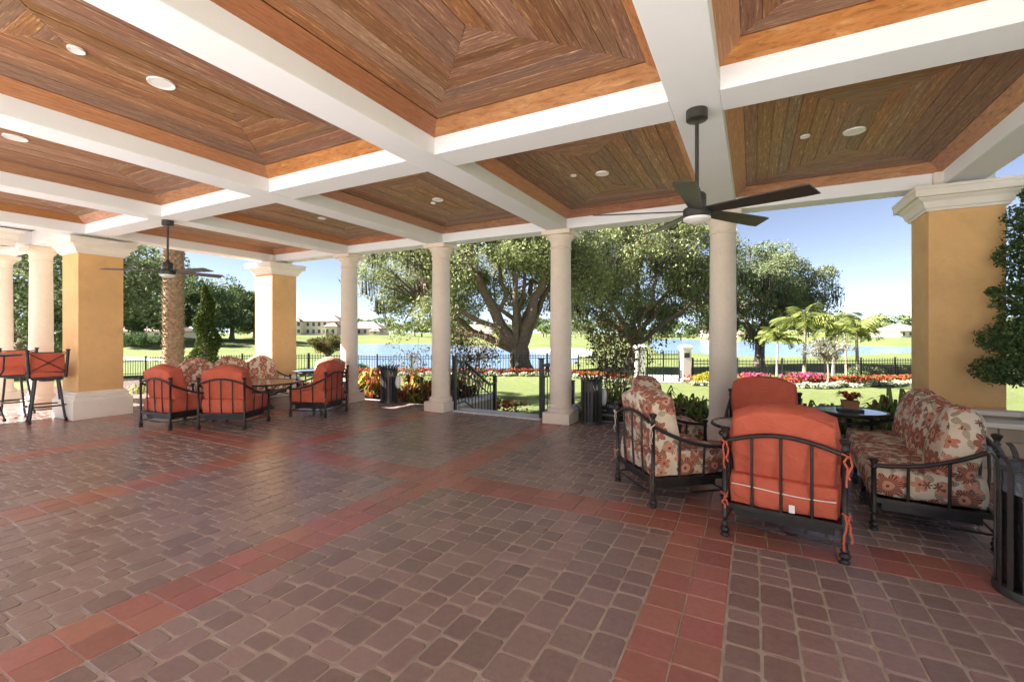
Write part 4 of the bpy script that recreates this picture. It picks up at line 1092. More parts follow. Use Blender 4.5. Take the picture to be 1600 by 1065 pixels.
ga, gb = at(1011, 20.7), at(1062, 20.7); ga.z = gz(ga.x, ga.y); gb.z = gz(gb.x, gb.y)
r = tag(empty('garden_gate', ga, PSI), 'black iron picket gate between the two cream pillars', 'gate')
L_ = (gb - ga).length
MB().bar((0, 0, 0.15), (L_, 0, 0.15), 0.03, 0.04).bar((0, 0, 1.05), (L_, 0, 1.05), 0.03, 0.04).bar((0, 0, 1.25), (L_, 0, 1.25), 0.03, 0.04).build('rail', M['black'], r)
for x in (0.02, L_ / 2, L_ - 0.02): MB().bar((x, 0, 0.05), (x, 0, 1.42), 0.05).build('stile', M['black'], r)
pm = MB().bar((0, 0, 0.1), (0, 0, 1.36), 0.018).lathe([(0.012, 1.36), (0.02, 1.39), (0.002, 1.45)], 5).mesh('picket', M['black'])
for k in range(1, 12): o = obj('picket', pm, r); o.location = (L_ * k / 12, 0, 0)
b = MB()
for uu, v0 in ((1000, 600),):
    q = [at(1006, 20.2), at(1066, 20.2), at(1064, 24), at(1012, 24)]
    b.add([(p.x, p.y, gz(p.x, p.y) + 0.03) for p in q], [(0, 1, 2, 3)])
tag(b.build('gate_path', M['concrete']), kind='structure')

# ------------------------------------------------------------------ leaves
NR = np.random.default_rng(7)
def unit(n, rg):
    v = rg.normal(size=(n, 3)); return v / np.linalg.norm(v, axis=1, keepdims=True)
def leaf_quads(pos, size, rg, long=1.9, up=0.35):
    """one pointed leaf (rhombus) per position"""
    n = len(pos); d = unit(n, rg); nrm = unit(n, rg); nrm[:, 2] += up; s = np.cross(d, nrm); s /= np.linalg.norm(s, axis=1, keepdims=True) + 1e-9
    l = size * rg.uniform(0.35, 1.5, (n, 1)); w = l / long
    return np.stack([pos - d * l * .5, pos + s * w * .5 - d * l * .05, pos + d * l * .5, pos - s * w * .5 - d * l * .05], 1).reshape(-1, 3)
def clump_points(c, rad, n, rg, flat=0.75, shell=0.45):
    r = (shell + (1 - shell) * rg.random((n, 1)) ** 0.6); return np.asarray(c) + unit(n, rg) * r * rad * np.array([1, 1, flat]) * rg.uniform(0.75, 1.1, (n, 1))
def limb(b, p, q, r0, r1, rg, sag=0.0, n=5, sides=7):
    p, q = np.asarray(p, float), np.asarray(q, float); L = np.linalg.norm(q - p); pts = []
    off = rg.normal(size=(n + 1, 3)) * L * 0.035
    for i in range(n + 1):
        t = i / n; x = p + (q - p) * t + off[i] * math.sin(math.pi * t); x[2] += sag * math.sin(math.pi * t); pts.append(tuple(x))
    b.tube(pts, [r0 + (r1 - r0) * i / n for i in range(n + 1)], sides)
FV = np.array([-math.sin(PSI), math.cos(PSI), 0]); RV = np.array([math.cos(PSI), math.sin(PSI), 0])
def tree(name, label, u, d, trunk_r, fork, limbs, clumps, per, leaf, mat, group=None, moss=0, seed=1, bark='bark', rad=(1.0, 1.7)):
    """limbs and clumps in metres: (right, away, up) from the foot"""
    rg = np.random.default_rng(seed); foot = at(u, d); foot.z = gz(foot.x, foot.y) - 0.1
    r = tag(empty(name, foot), label, 'tree', group)
    w = lambda c: RV * c[0] + FV * c[1] + np.array([0, 0, c[2]])
    t = MB(); fk = w(fork)
    flare = [(0, 0, 0)] + [tuple(fk * k / 4 + rg.normal(size=3) * 0.03 * trunk_r * 3) for k in range(1, 4)] + [tuple(fk)]
    t.tube(flare, [trunk_r * 1.5, trunk_r * 1.1, trunk_r, trunk_r * 0.98, trunk_r * 0.9], 12)
    ends = [fk]
    for l in limbs:
        e = w(l[:3]); rr = l[3] if len(l) > 3 else trunk_r * 0.5
        limb(t, fk - np.array([0, 0, trunk_r * 0.6]), e, rr, rr * 0.55, rg, 0.0, 6, 9); ends.append(e)
    C = [w(c) for c in clumps]
    for c in C:
        j = min(range(len(ends)), key=lambda k: np.linalg.norm(ends[k] - c))
        limb(t, ends[j], c, trunk_r * 0.16, trunk_r * 0.035, rg, 0.2, 4, 5)
    t.build('trunk', M[bark], r, smooth=70)
    pts = []
    for c in C: pts.append(clump_points(c, rg.uniform(*rad), int(per * rg.uniform(0.6, 1.3)), rg))
    q = leaf_quads(np.concatenate(pts), leaf, rg)
    obj('crown', np_mesh('crown', q, 4, mat), r)
    if moss:
        out = []
        for k in range(moss):
            c = C[rg.integers(len(C))]; p = c + unit(1, rg)[0] * np.array([1.2, 1.2, 0.3]); L = rg.uniform(0.35, 1.3)
            for m in range(16):
                o = p + rg.normal(size=3) * np.array([.22, .22, .12]); a = rg.uniform(0, 3.14); s = np.array([math.cos(a), math.sin(a), 0]) * rg.uniform(.008, .022); l = L * rg.uniform(.5, 1)
                out += [o - s, o + s, o + s * .2 + rg.normal(size=3) * .05 - np.array([0, 0, l]), o - s * .2 + rg.normal(size=3) * .02 - np.array([0, 0, l])]
        tag(obj('hanging_moss', np_mesh('hanging_moss', np.array(out), 4, M['moss']), r), kind='stuff')
    return r
def ellipsoid_clumps(n, c, h, rg, keep=None):
    out = []
    while len(out) < n:
        p = rg.uniform(-1, 1, 3); q = np.linalg.norm(p)
        if 0.3 < q < 1:
            x = np.array(c) + p * np.array(h)
            if keep is None or keep(x): out.append(x)
    return out
# the big oak by the lake
rg = np.random.default_rng(21); G = 0.95
kp = lambda x: (x[2] > 1.6 + 1.0 * math.cos(x[0] * 2.1) ** 2 if x[0] < -3.6 else (x[2] > 4.6 if x[1] < 2.5 else x[2] > 3.6)) and not (-3.4 < x[0] < 2.3 and x[1] < 0.5 and x[2] < 6.2)
cl = ellipsoid_clumps(150, (-2.2, 0.2, 6.4), (7.2, 3.9, 5.8), rg, kp)
tree('oak_tree', 'large spreading oak with a forked trunk at the lake fence', 815, 27.2, 0.60, (-0.2, 0, 1.65),
     [(-2.7, 0.2, 6.0, .42), (-1.3, 0.5, 6.5, .2), (-0.5, -0.3, 6.2, .22), (0.2, 0.6, 6.6, .18), (1.4, 0, 5.9, .40), (0.65, 1.0, 5.6, .25), (-6.2, 0.5, 4.2, .26), (-5.4, -2, 5.2, .2), (2.6, 1.5, 6.4, .24)],
     cl, 900, 0.15, M['oak'], 'oaks beside the lake', moss=60, seed=31, rad=(0.9, 1.6))
# mossy oak behind the gate
rg = np.random.default_rng(5)
kp = lambda x: x[2] > 2.5 + 0.9 * math.sin(x[0] * 1.4)
cl = ellipsoid_clumps(175, (0.6, 0.8, 7.3), (6.7, 3.9, 5.8), rg, kp)
tree('oak_tree', 'mossy oak whose trunk stands behind the garden gate', 987, 32.0, 0.42, (0.3, 0, 2.0),
     [(-1.8, 0, 5.3, .24), (0.5, 0.5, 6.2, .26), (2.6, 0, 5.5, .24), (4.3, -.6, 4.8, .19), (-3.6, 0.6, 5.5, .18), (1.4, -1.2, 6.4, .17)],
     cl, 760, 0.155, M['oak'], 'oaks beside the lake', moss=150, seed=32, rad=(0.9, 1.6))
rg = np.random.default_rng(15)
kp = lambda x: x[2] > 2.2 + 0.9 * math.sin(x[0] * 1.3)
cl = ellipsoid_clumps(125, (0.4, 0.6, 6.0), (5.6, 4.0, 3.8), rg, kp)
tree('oak_tree', 'dark mossy oak rising behind the right column and the palms', 1186, 37.0, 0.36, (0.1, 0, 2.2),
     [(-1.6, 0, 4.8, .2), (0.8, 0.5, 5.4, .22), (2.6, 0, 5.2, .18), (-2.8, -.6, 4.6, .16)],
     cl, 700, 0.155, M['oak_dark'], 'oaks beside the lake', moss=150, seed=33, rad=(0.8, 1.35))
# tree beyond the left wing
rg = np.random.default_rng(16)
cl = ellipsoid_clumps(52, (1.5, 0, 6.3), (7.5, 4.5, 4.0), rg, lambda x: x[2] > 2.6)
tree('oak_tree', 'oak with a leaning trunk seen between the columns at the far left', 18, 25.0, 0.5, (1.0, 0, 2.4),
     [(3.4, 0, 4.6, .26), (-1.2, 0.4, 5.4, .3), (1.8, -.4, 6, .25), (-4.0, 0, 5.0, .2)], cl, 520, 0.22, M['oak_dark'], 'oaks beside the lake', seed=34, rad=(1.0, 1.7))
# oaks across the fairway, left
k = 0
for (u, d, vt, hw, lab) in ((150, 72, 418, 5.5, 'round-topped oak across the fairway just right of the large pier'), (208, 68, 436, 5.2, 'broad dark oak across the fairway left of the palm trunk'), (255, 80, 415, 6.0, 'tall oak across the fairway behind the palm trunk'),
                       (318, 78, 426, 6.5, 'wide oak across the fairway behind the clipped conical tree'), (362, 84, 446, 5.5, 'oak across the fairway right of the clipped conical tree'), (398, 92, 466, 5.0, 'oak across the fairway at the far left pier'),
                       (60, 66, 410, 6.5, 'oak across the fairway behind the left wing columns')):
    top = CAM_H - (vt - CY) / F_PX * d; f0 = at(u, d); h = top - gz(f0.x, f0.y); rg = np.random.default_rng(100 + k)
    cl = ellipsoid_clumps(52, (0, 0, h * 0.55), (hw * 1.1, hw * 0.85, h * 0.44), rg, lambda x: x[2] > 2.0)
    tree('oak_tree', lab, u, d, 0.38, (0.1, 0, h * 0.22), [(-hw * .4, 0, h * .5, .2), (hw * .4, 0.3, h * .52, .2), (0.2, 0, h * .65, .2)], cl, 230, 0.46, M['far'], 'oaks across the fairway', seed=200 + k, rad=(1.2, 2.1)); k += 1
# far shore
far = []
rr = random.Random(3)
for u in list(range(380, 480, 14)) + list(range(556, 1010, 15)) + list(range(1020, 1640, 17)):
    far.append((u + rr.uniform(-8, 8), rr.uniform(185, 265), rr.uniform(4.5, 10)))
protos = []
for s in range(4):
    rg = np.random.default_rng(300 + s); r = empty('far_tree', (0, 0, 0))
    cl = ellipsoid_clumps(15, (0, 0, 4.0), (3.9, 3.4, 2.3), rg)
    t = MB(); t.tube([(0, 0, 0), (0.1, 0, 3.2)], [0.3, 0.18], 6); t.build('trunk', M['bark'], r)
    obj('crown', np_mesh('crown', leaf_quads(np.concatenate([clump_points(c, rg.uniform(1.0, 1.7), 60, rg) for c in cl]), 0.75, rg), 4, M['far']), r); protos.append(r)
for i, (u, d, h) in enumerate(far):
    r = protos[i] if i < 4 else copy_tree(protos[i % 4]); p = at(u, d); r.location = (p.x, p.y, gz(p.x, p.y) - 0.2)
    s = h / 6.5; r.scale = (s * rr.uniform(0.9, 1.5), s * rr.uniform(0.9, 1.5), s); r.rotation_euler = (0, 0, rr.uniform(0, 6.28))
    z_ = 'behind the large two-storey house' if u < 500 else 'across the pond behind the low houses' if u < 640 else 'on the horizon under the big forked oak' if u < 860 else 'on the horizon behind the mossy oak and the gate' if u < 1080 else 'on the horizon beyond the lake behind the palms' if u < 1380 else 'on the horizon beside the pale house at right'
    tag(r, 'small distant tree ' + z_, 'tree', 'distant trees ' + z_)

# ------------------------------------------------------------------ houses across the water
def hip(b, w, dp, z0, z1, ov=0.6, ridge=0.5):
    x, y = w / 2 + ov, dp / 2 + ov; rx = max(0.1, w / 2 - dp / 2 * ridge * 1.6)
    b.add([(-x, -y, z0), (x, -y, z0), (x, y, z0), (-x, y, z0), (-rx, 0, z1), (rx, 0, z1), (-x, -y, z0 - .25), (x, -y, z0 - .25), (x, y, z0 - .25), (-x, y, z0 - .25)],
          [(0, 1, 5, 4), (1, 2, 5), (2, 3, 4, 5), (3, 0, 4), (6, 7, 1, 0), (7, 8, 2, 1), (8, 9, 3, 2), (9, 6, 0, 3), (9, 8, 7, 6)])
def house(u, d, w, storeys, label, dp=11, wins=8, wings=True):
    p = at(u, d); p.z = gz(p.x, p.y) - 0.1; h = 2.6 * storeys
    r = tag(empty('house', p, PSI), label, 'house', 'houses across the water')
    MB().box((0, 0, h / 2), (w, dp, h)).build('wall', M['housewall'], r); q = MB(); hip(q, w, dp, h, h + 2.7); q.build('roof', M['houseroof'], r)
    if wings:
        for sx, ww, hh in ((-0.36, 0.3, h * 0.98), (0.40, 0.24, h * 0.62)):
            MB().box((sx * w, -dp / 2 - 1.4, hh / 2), (w * ww, 3.0, hh)).build('wing', M['housewall'], r)
            q = MB(); hip(q, w * ww, 3.4, hh, hh + 1.3, 0.5); o = q.build('wing_roof', M['houseroof'], r); o.location = (sx * w, -dp / 2 - 1.3, 0)
    for s in range(storeys):
        for k in range(wins):
            x = -w / 2 + w * (k + 0.5) / wins; fy = -dp / 2 - 0.03
            if wings and (abs(x + 0.36 * w) < 0.16 * w or (abs(x - 0.4 * w) < 0.13 * w and 2.6 * s < h * 0.5)): fy = -dp / 2 - 2.93
            f = MB().box((x, fy, 2.6 * s + 1.45), (1.25, 0.08, 1.7)).build('window', M['white'], r)
            MB().box((x, fy - 0.05, 2.6 * s + 1.45), (1.0, 0.06, 1.45)).build('pane', M['glassdark'], f)
    return r
house(500, 172, 18.5, 2, 'large two-storey cream house with hipped roof across the golf course', wins=9)
house(573, 178, 14, 1, 'low house with grey-brown roof just right of a column across the pond', wins=6)
house(742, 185, 14, 1, 'low house seen under the big oak branches', wins=6)
house(1404, 180, 13, 1, 'pale house with hipped roof beside the right pier across the lake', wins=5)
house(232, 108, 15, 1, 'pale house half hidden behind the left oaks', wins=6, wings=False)
house(1125, 195, 12, 1, 'low house seen under the mossy oak beyond the lake', wins=5)

# ------------------------------------------------------------------ palms
def frond(out, base, a, L, lift, rg, nl=22, w=0.055, ll=0.36):
    d = np.array([math.cos(a), math.sin(a), 0]); s = np.array([-math.sin(a), math.cos(a), 0]); prev = None
    p = np.array(base, float); bend = rg.uniform(1.5, 2.3)
    for i in range(nl + 1):
        t = i / nl; an = lift - bend * t ** 1.3; p = p + (d * math.cos(an) + np.array([0, 0, math.sin(an)])) * L / nl
        if prev is not None:
            out += [prev - s * .012, prev + s * .012, p + s * .009, p - s * .009]
            q = ll * L * (math.sin(math.pi * min(1, t * 0.93 + 0.06)) ** 0.7) * rg.uniform(.85, 1.1)
            for sg in (-1, 1):
                e = p + s * sg * q * 0.85 + d * q * 0.55 - np.array([0, 0, q * rg.uniform(.15, .7)])
                out += [p - d * w * .4, p + d * w * .6, (p + e) / 2 + d * w * .5 + np.array([0, 0, .03]), e]
        prev = p
def palm(u, d, vc, L, label, tr=0.07, n=13, seed=1, trunk='palm_trunk'):
    rg = np.random.default_rng(seed); p = at(u, d); p.z = gz(p.x, p.y) - 0.05; top = CAM_H - (vc - CY) / F_PX * d - p.z
    r = tag(empty('palm_tree', p), label, 'palm', 'garden palms')
    lean = rg.normal(size=2) * 0.10
    MB().tube([(lean[0] * t * t, lean[1] * t * t, top * t) for t in (0, .2, .4, .6, .8, 1)], [tr * 1.5, tr * 1.1, tr, tr * .95, tr * .9, tr * .7], 9).build('trunk', M[trunk], r, smooth=70)
    for k in range(n):
        out = []; frond(out, np.array([lean[0], lean[1], top]), 6.283 * k / n + rg.uniform(-.25, .25), L * rg.uniform(.8, 1.1), rg.uniform(0.25, 1.5), rg, 30)
        obj('frond', np_mesh('frond', np.array(out), 4, M['frond']), r)
    return r
palm(1214, 22.5, 533, 1.15, 'smallest leaning palm, leftmost of the palms behind the fence', 0.05, 12, 1)
palm(1257, 23.0, 508, 1.75, 'tallest feathery palm behind the fence', 0.08, 15, 2)
palm(1302, 25.0, 515, 1.7, 'palm behind the white blossoming tree, in the middle of the palms', 0.07, 13, 3)
palm(1340, 23.0, 520, 1.55, 'rightmost feathery palm near the right pier', 0.075, 14, 4)
palm(1322, 26.0, 518, 1.5, 'half hidden palm between two taller palms', 0.06, 11, 5)
# date palm trunk at the left
p = at(271, 13.6); p.z = gz(p.x, p.y) - 0.05; rg = np.random.default_rng(8)
r = tag(empty('date_palm', p), 'thick date palm trunk with rough leaf bases left of the conical tree', 'palm')
TH = 6.6
MB().tube([(0, 0, TH * k / 8) for k in range(9)], [0.30, 0.265, 0.255, 0.25, 0.25, 0.245, 0.245, 0.25, 0.24], 20).build('trunk', M['palmbark'], r, smooth=70)
b = MB(); rows = 74
for i in range(rows):
    for k in range(13):
        a = 6.2832 * (k + 0.5 * (i % 2)) / 13 + rg.uniform(-.06, .06); z = 0.1 + TH * i / rows + rg.uniform(-.02, .02); ca, sa = math.cos(a), math.sin(a); ro = 0.262 + rg.uniform(0.0, 0.055); hw = rg.uniform(.045, .062)
        c0 = Vector((ca * 0.235, sa * 0.235, z)); sd = Vector((-sa, ca, 0)); e = Vector((ca * ro, sa * ro, z + 0.085 + rg.uniform(-.015, .03)))
        b.add([c0 - sd * hw, c0 + sd * hw, e + sd * hw * .35, e - sd * hw * .35, Vector((ca * .22, sa * .22, z + .10)) ], [(0, 1, 2, 3), (3, 2, 4), (0, 3, 4), (1, 4, 2)])
tag(b.build('leaf_bases', M['palmbark'], r), kind='stuff')
for k in range(26):
    out = []; frond(out, np.array([0, 0, TH]), 6.283 * k / 26 + rg.uniform(-.15, .15), rg.uniform(2.3, 3.0), rg.uniform(.3, 1.4), rg, 26, 0.05, 0.2)
    obj('frond', np_mesh('frond', np.array(out), 4, M['frond']), r)

# ------------------------------------------------------------------ shaped trees and shrubs
def small_tree(name, u, d, label, stem, pts, leaf, mat, cat='tree', long=1.9, group=None, bark='bark_pale', z=None):
    p = at(u, d); p.z = gz(p.x, p.y) - 0.04 if z is None else z
    r = tag(empty(name, p), label, cat, group); stem.build('trunk', M[bark], r, smooth=70)
    obj('crown', np_mesh('crown', leaf_quads(pts, leaf, NR, long), 4, mat), r); return r
rg = np.random.default_rng(9); n = 15000; t = rg.random(n) ** 0.75; a = rg.uniform(0, 6.283, n)
rad = (0.66 * (1 - t) ** 0.62 + 0.05) * (0.84 + 0.20 * np.cos(a - t * 16)) * (0.55 + 0.45 * np.sqrt(rg.random(n)))
cone = np.stack([rad * np.cos(a), rad * np.sin(a), 0.35 + 3.65 * t + 0.10 * np.sin(a - t * 16)], 1)
small_tree('conical_tree', 322, 17.5, 'dark conical clipped tree between the palm trunk and the far pier', MB().tube([(0, 0, 0), (0, 0, 2), (0, 0, 3.6)], [0.07, 0.05, 0.02], 7), cone, 0.085, M['juniper'])
rg = np.random.default_rng(10); st = MB().tube([(0, 0, 0), (0.03, 0, 0.6), (0, 0, 1.2)], [0.05, 0.038, 0.03], 7); pts = []
for k in range(46):
    q = unit(1, rg)[0]; c = np.array([0, 0, 1.62]) + q * np.array([0.95, 0.95, 0.42]) * rg.uniform(.3, 1); limb(st, (0, 0, 1.1), c, 0.018, 0.006, rg, 0, 3, 5); pts.append(clump_points(c, 0.22, 85, rg))
small_tree('blossom_tree', 1293, 18.9, 'small round tree covered in white blossom in front of the palms', st, np.concatenate(pts), 0.075, M['blossom'])
rg = np.random.default_rng(12); st = MB().tube([(0, 0, 0), (0.05, 0, 0.5), (0, 0, 0.9)], [0.13, 0.10, 0.09], 8); pts = []
for k in range(38):
    q = unit(1, rg)[0]; c = np.array([0, 0, 1.85]) + q * np.array([1.6, 1.5, 0.85]) * rg.uniform(.35, 1)
    if c[2] < 1.05: continue
    limb(st, (0, 0, 0.85), c, 0.045, 0.012, rg, 0.1, 4, 5); pts.append(clump_points(c, 0.42, 120, rg))
small_tree('rounded_tree', 512, 37.0, 'small rounded tree on the grass beyond the fence, left of a column', st, np.concatenate(pts), 0.15, M['shrub'], bark='bark')
def stem_shrub(u, d, label, spread, top, n, seed, z, lean=0.0, bias=0.45):
    """many bare stems fanning up into sparse leaves"""
    rg = np.random.default_rng(seed); st = MB(); pts = []
    for k in range(n):
        a = rg.uniform(0, 6.283); L = rg.uniform(.65, 1.0); e = np.array([math.cos(a) * spread * rg.uniform(.2, 1) + lean, math.sin(a) * spread * .7 * rg.uniform(.2, 1), top * L])
        s = np.array([math.cos(a), math.sin(a), 0]) * 0.08; limb(st, s, e, 0.011, 0.004, rg, 0.05, 5, 5)
        for j in range(7):
            t = rg.uniform(.3, 1); m = s + (e - s) * t; q = m + rg.normal(size=3) * np.array([.2, .2, .16]); limb(st, m, q, 0.0045, 0.002, rg, 0, 2, 4)
            k_ = int(22 * max(0, t - bias * .7) / (1 - bias * .7)) + 1; pts.append(q + rg.normal(size=(k_, 3)) * 0.085)
    q = np.concatenate(pts)
    return small_tree('stemmed_shrub', u, d, label, st, q, 0.062, M['shrub'], 'shrub', z=z)
stem_shrub(965, 8.3, 'tall bare-stemmed shrub behind the litter bin and floral chair', 0.60, 1.95, 26, 41, -0.15)
stem_shrub(735, 11.0, 'bare-stemmed shrub behind the left stair railing', 0.95, 2.25, 28, 42, -0.55)
stem_shrub(640, 12.5, 'thin leafy shrub between two columns in front of the lake', 0.5, 1.9, 8, 43, -0.6, bias=.6)
# topiary at the right edge
rg = np.random.default_rng(14); p = at(1612, 4.28); st = MB().tube([(0, 0, 0), (0.03, 0, 0.8), (-0.02, 0, 1.6), (0, 0, 2.3)], [0.035, 0.03, 0.022, 0.012], 8); pts = []
for x, z, rr_ in ((-0.27, 0.62, .16), (-0.20, 0.92, .17), (0.05, 0.75, .19), (0.02, 1.08, .19), (-0.05, 1.30, .17), (0.08, 1.5, .18), (-0.04, 1.72, .16), (0.06, 1.92, .16), (0, 2.1, .13), (0.0, 2.28, .09), (0.25, 0.9, .18), (0.3, 1.3, .18), (0.25, 1.7, .15), (-0.36, 1.36, .06)):
    for yy in (0, 0.12, -0.1):
        c = RV * x + FV * (yy * (1 if rr_ > .1 else 0)) + np.array([0, 0, z]); pts.append(clump_points(c, rr_, int(24000 * rr_ ** 2), rg, 0.9, .55))
    limb(st, (0, 0, max(.3, z - .2)), RV * x + np.array([0, 0, z]), .012, .005, rg, 0, 3, 5)
small_tree('topiary', 1612, 4.28, 'clipped pom-pom topiary beside the right pier at the picture edge', st, np.concatenate(pts), 0.033, M['ficus'], 'topiary', 1.7, z=0.42)
b = MB(); b.box((3.0, 6.1, 0.37), (2.7, 0.22, 0.2)); tag(b.build('planter_soil', M['mulch']), kind='structure')

# ------------------------------------------------------------------ bedding plants
def plant_mesh(seed, n, rad, h, w, mat, tiers=3):
    rg = np.random.default_rng(seed); out = []
    for k in range(tiers):
        base = (rg.normal() * rad * .25, rg.normal() * rad * .25, h * 0.5 * k / tiers)
        out.append(rosette(n // tiers, rad, h * (0.5 + .25 * k / tiers), w, rg, base=base))
    return np_mesh('plant', np.concatenate(out), 4, mat)
def scatter(name, meshes, spots, label, cat, group, smin=0.8, smax=1.2, seed=1, z=None):
    rr = random.Random(seed)
    for i, (x, y) in enumerate(spots):
        o = obj(name, meshes[i % len(meshes)]); s = rr.uniform(smin, smax)
        o.location = (x, y, gz(x, y) if z is None else z); o.scale = (s, s, s * rr.uniform(.85, 1.15)); o.rotation_euler = (rr.uniform(-.1, .1), rr.uniform(-.1, .1), rr.uniform(0, 6.28))
        tag(o, label, cat, group)
rr = random.Random(8)
cro = [plant_mesh(60 + k, 110, .34, .50, .055, M['croton'], 5) for k in range(3)]
crd = [plant_mesh(70 + k, 110, .34, .46, .055, M['croton_dark'], 5) for k in range(3)]
grn = [plant_mesh(80 + k, 130, .34, .44, .034, M['croton_green'], 4) for k in range(4)]
scatter('croton', cro, [(-8.4 + .33 * k, 7.45 + (k % 3) * .3) for k in range(9)], 'bushy croton with red and orange leaves by the left litter bin', 'shrub', 'red crotons in the left bed', seed=2, z=-.14)
scatter('croton', crd, [(-6.25 + .2 * k, 7.42 + (k % 3) * .32) for k in range(6)], 'dark brownish croton just left of the steps column', 'shrub', 'dark crotons in the left bed', seed=3, z=-.14)
scatter('croton', [plant_mesh(77, 60, .3, .36, .05, M['croton_yellow'], 3)], [(-6.08, 7.36)], 'single bright yellow croton beside the left litter bin', 'shrub', None, seed=3, z=-.14)
sp = [(-2.35 + .30 * k + rr.uniform(-.06, .06), 7.45 + (k % 3) * .33 + rr.uniform(-.06, .06)) for k in range(15)]
scatter('bromeliad', grn, [s for s in sp if s[0] < -0.2], 'green strap-leaved plant in the bed left of the right column', 'plant', 'strap-leaved plants left of the column', 1.0, 1.35, 4, -.14)
scatter('bromeliad', grn, [s for s in sp if s[0] >= -0.2] + [(2.2 + .3 * k, 7.7) for k in range(4)], 'green and dark red strap-leaved plant in the bed behind the right tables', 'plant', 'strap-leaved plants right of the column', 1.0, 1.3, 5, -.14)
scatter('croton', cro, [(0.35 + .28 * k, 8.25 + .1 * (k % 2)) for k in range(7)], 'red-leaved plant at the back of the right bed', 'shrub', 'red plants in the right bed', .6, .9, 6, -.14)
wf = [plant_mesh(90 + k, 80, .21, .20, .055, M['whiteflower'], 3) for k in range(3)]
def along(path, off, step, jit=0.1, seed=1, u0=-1e9, u1=1e9):
    rr = random.Random(seed); P = [(u, at(u, d - off)) for u, d in path]; out = []
    for (ua, a), (ub, b_) in zip(P, P[1:]):
        n = max(1, int((b_ - a).length / step))
        for k in range(n):
            t = k / n; u = ua + (ub - ua) * t
            if u0 <= u <= u1: q = a.lerp(b_, t); out.append((q.x + rr.uniform(-jit, jit), q.y + rr.uniform(-jit, jit)))
    return out
scatter('white_bedding_plant', wf, along(FL, 1.75, .36, .05, 1, 470) + along([(930, 21.8), (990, 19.3)], 0, .36, .05, 2), 'low mound of white bedding flowers edging the lawn left of the gate', 'flower', 'white flower edging left of the gate', .8, 1.2, 7)
scatter('white_bedding_plant', wf, along(FR, 1.5, .36, .05, 3, 1075, 1520) + along(FR, 1.85, .42, .1, 4, 1200, 1520), 'low mound of white bedding flowers edging the lawn right of the gate', 'flower', 'white flower edging right of the gate', .8, 1.2, 8)
def bed(name, spots, n, h, size, mat, label, seed):
    rg = np.random.default_rng(seed); P = np.array([(x, y, gz(x, y)) for x, y in spots]); i = rg.integers(len(P), size=n)
    pts = P[i] + np.stack([rg.normal(size=n) * .22, rg.normal(size=n) * .22, rg.random(n) ** .6 * h], 1)
    tag(obj(name, np_mesh(name, leaf_quads(pts, size, rg, 1.4, .8), 4, mat)), label, 'flowers', kind='stuff')
bed('red_flower_bed', along(FL, .75, .3, .1, 5, 470), 9000, .30, .095, M['redflower'], 'strip of low red flowers along the lake fence', 51)
bed('red_flower_bed', along(FR, .75, .25, .15, 6, 1076, 1560), 9000, .36, .10, M['redflower'], 'strip of low red flowers along the fence right of the gate', 52)
bed('pink_flower_bed', along(FR, .6, .2, .12, 7, 1242, 1284) + along(FR, .6, .2, .1, 8, 1172, 1190), 2600, .50, .11, M['pinkflower'], 'patch of taller pink flowers in front of the palms', 53)
bed('red_flower_bed', [(-6.6 + .14 * k, 9.0 + .05 * k) for k in range(12)], 1800, .34, .07, M['redflower'], 'red flowers at the foot of the garden steps', 54)
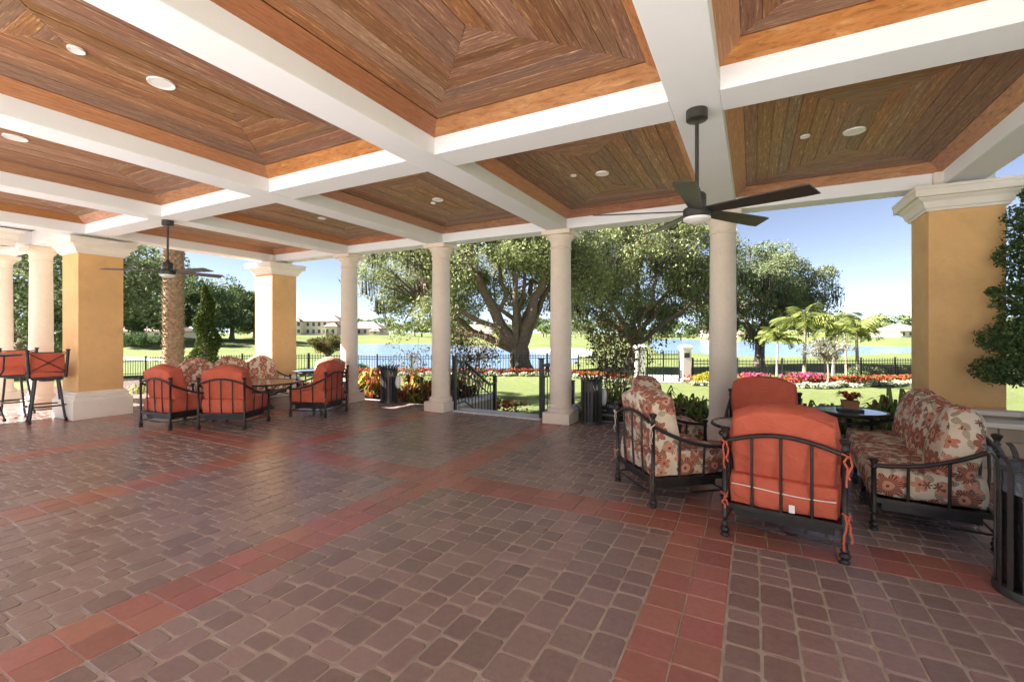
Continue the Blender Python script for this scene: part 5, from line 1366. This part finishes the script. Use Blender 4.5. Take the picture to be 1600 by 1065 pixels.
# mulch under the fence planting
for path, o0, o1 in ((FL, -.4, 1.55), (FR, -.4, 1.35)):
    b = MB(); vs = []; m = 0
    fine = []
    for (ua, da), (ub, db) in zip(path, path[1:]):
        k = max(2, int(abs(ub - ua) / 25)); fine += [(ua + (ub - ua) * j / k, da + (db - da) * j / k) for j in range(k)]
    fine.append(path[-1])
    for u, d in fine:
        for j in range(4):
            q = at(u, d - (o0 + (o1 - o0) * j / 3)); vs.append((q.x, q.y, gz(q.x, q.y) + 0.035))
    b.add(vs, [(i * 4 + j, i * 4 + j + 1, i * 4 + j + 5, i * 4 + j + 4) for i in range(len(fine) - 1) for j in range(3)])
    tag(b.build('fence_bed_mulch', M['mulch']), kind='structure')
# low greenery left
scatter('grass_clump', [np_mesh('grass_clump', rosette(170, .5, .75, .02, np.random.default_rng(91), .5), 4, M['grassy'])], [(-12.6, 5.4), (-12.2, 6.3), (-13.4, 6.0), (-11.8, 7.2)], 'pale arching grass clump beyond the left opening', 'grass', 'pale grass clumps', .8, 1.1, 9)
scatter('hedge_shrub', [np_mesh('hedge_shrub', leaf_quads(np.concatenate([clump_points((rg.normal() * .5, rg.normal() * .4, .5 + rg.random() * .4), .42, 260, rg) for _ in range(9)]), .09, rg), 4, M['ficus'])], [tuple(at(u, d)[:2]) for u, d in ((200, 62), (212, 62), (226, 61), (240, 62), (20, 30), (60, 31), (85, 33), (-20, 28))], 'dark rounded shrub under the left oaks', 'shrub', 'shrubs under the left oaks', 1.3, 2.0, 10)
scatter('hedge_shrub', [np_mesh('hedge_shrub', leaf_quads(clump_points((0, 0, .35), .55, 900, rg, .6), .09, rg), 4, M['oak_dark'])], [tuple(at(u, d)[:2]) for u, d in ((1345, 22.6), (1362, 22.8), (1380, 23), (1398, 23.2), (1416, 23.4))], 'dark shrub behind the fence at the right', 'shrub', 'shrubs behind the right fence', .9, 1.3, 11)
scatter('hedge_shrub', [np_mesh('hedge_shrub', leaf_quads(clump_points((0, 0, .35), .55, 900, rg, .6), .09, rg), 4, M['croton_yellow'])], [tuple(at(u, d)[:2]) for u, d in ((1096, 19.4), (1108, 21.5))], 'yellow-green shrub right of the gate pillar', 'shrub', 'yellow shrubs by the gate', .6, .8, 12)
scatter('hedge_shrub', [np_mesh('hedge_shrub', leaf_quads(clump_points((0, 0, .3), .6, 900, rg, .5), .11, rg), 4, M['ficus'])], [tuple(at(563, 31)[:2])], 'dark low shrub at the water edge right of a column', 'shrub', None, 1, 1.1, 13)
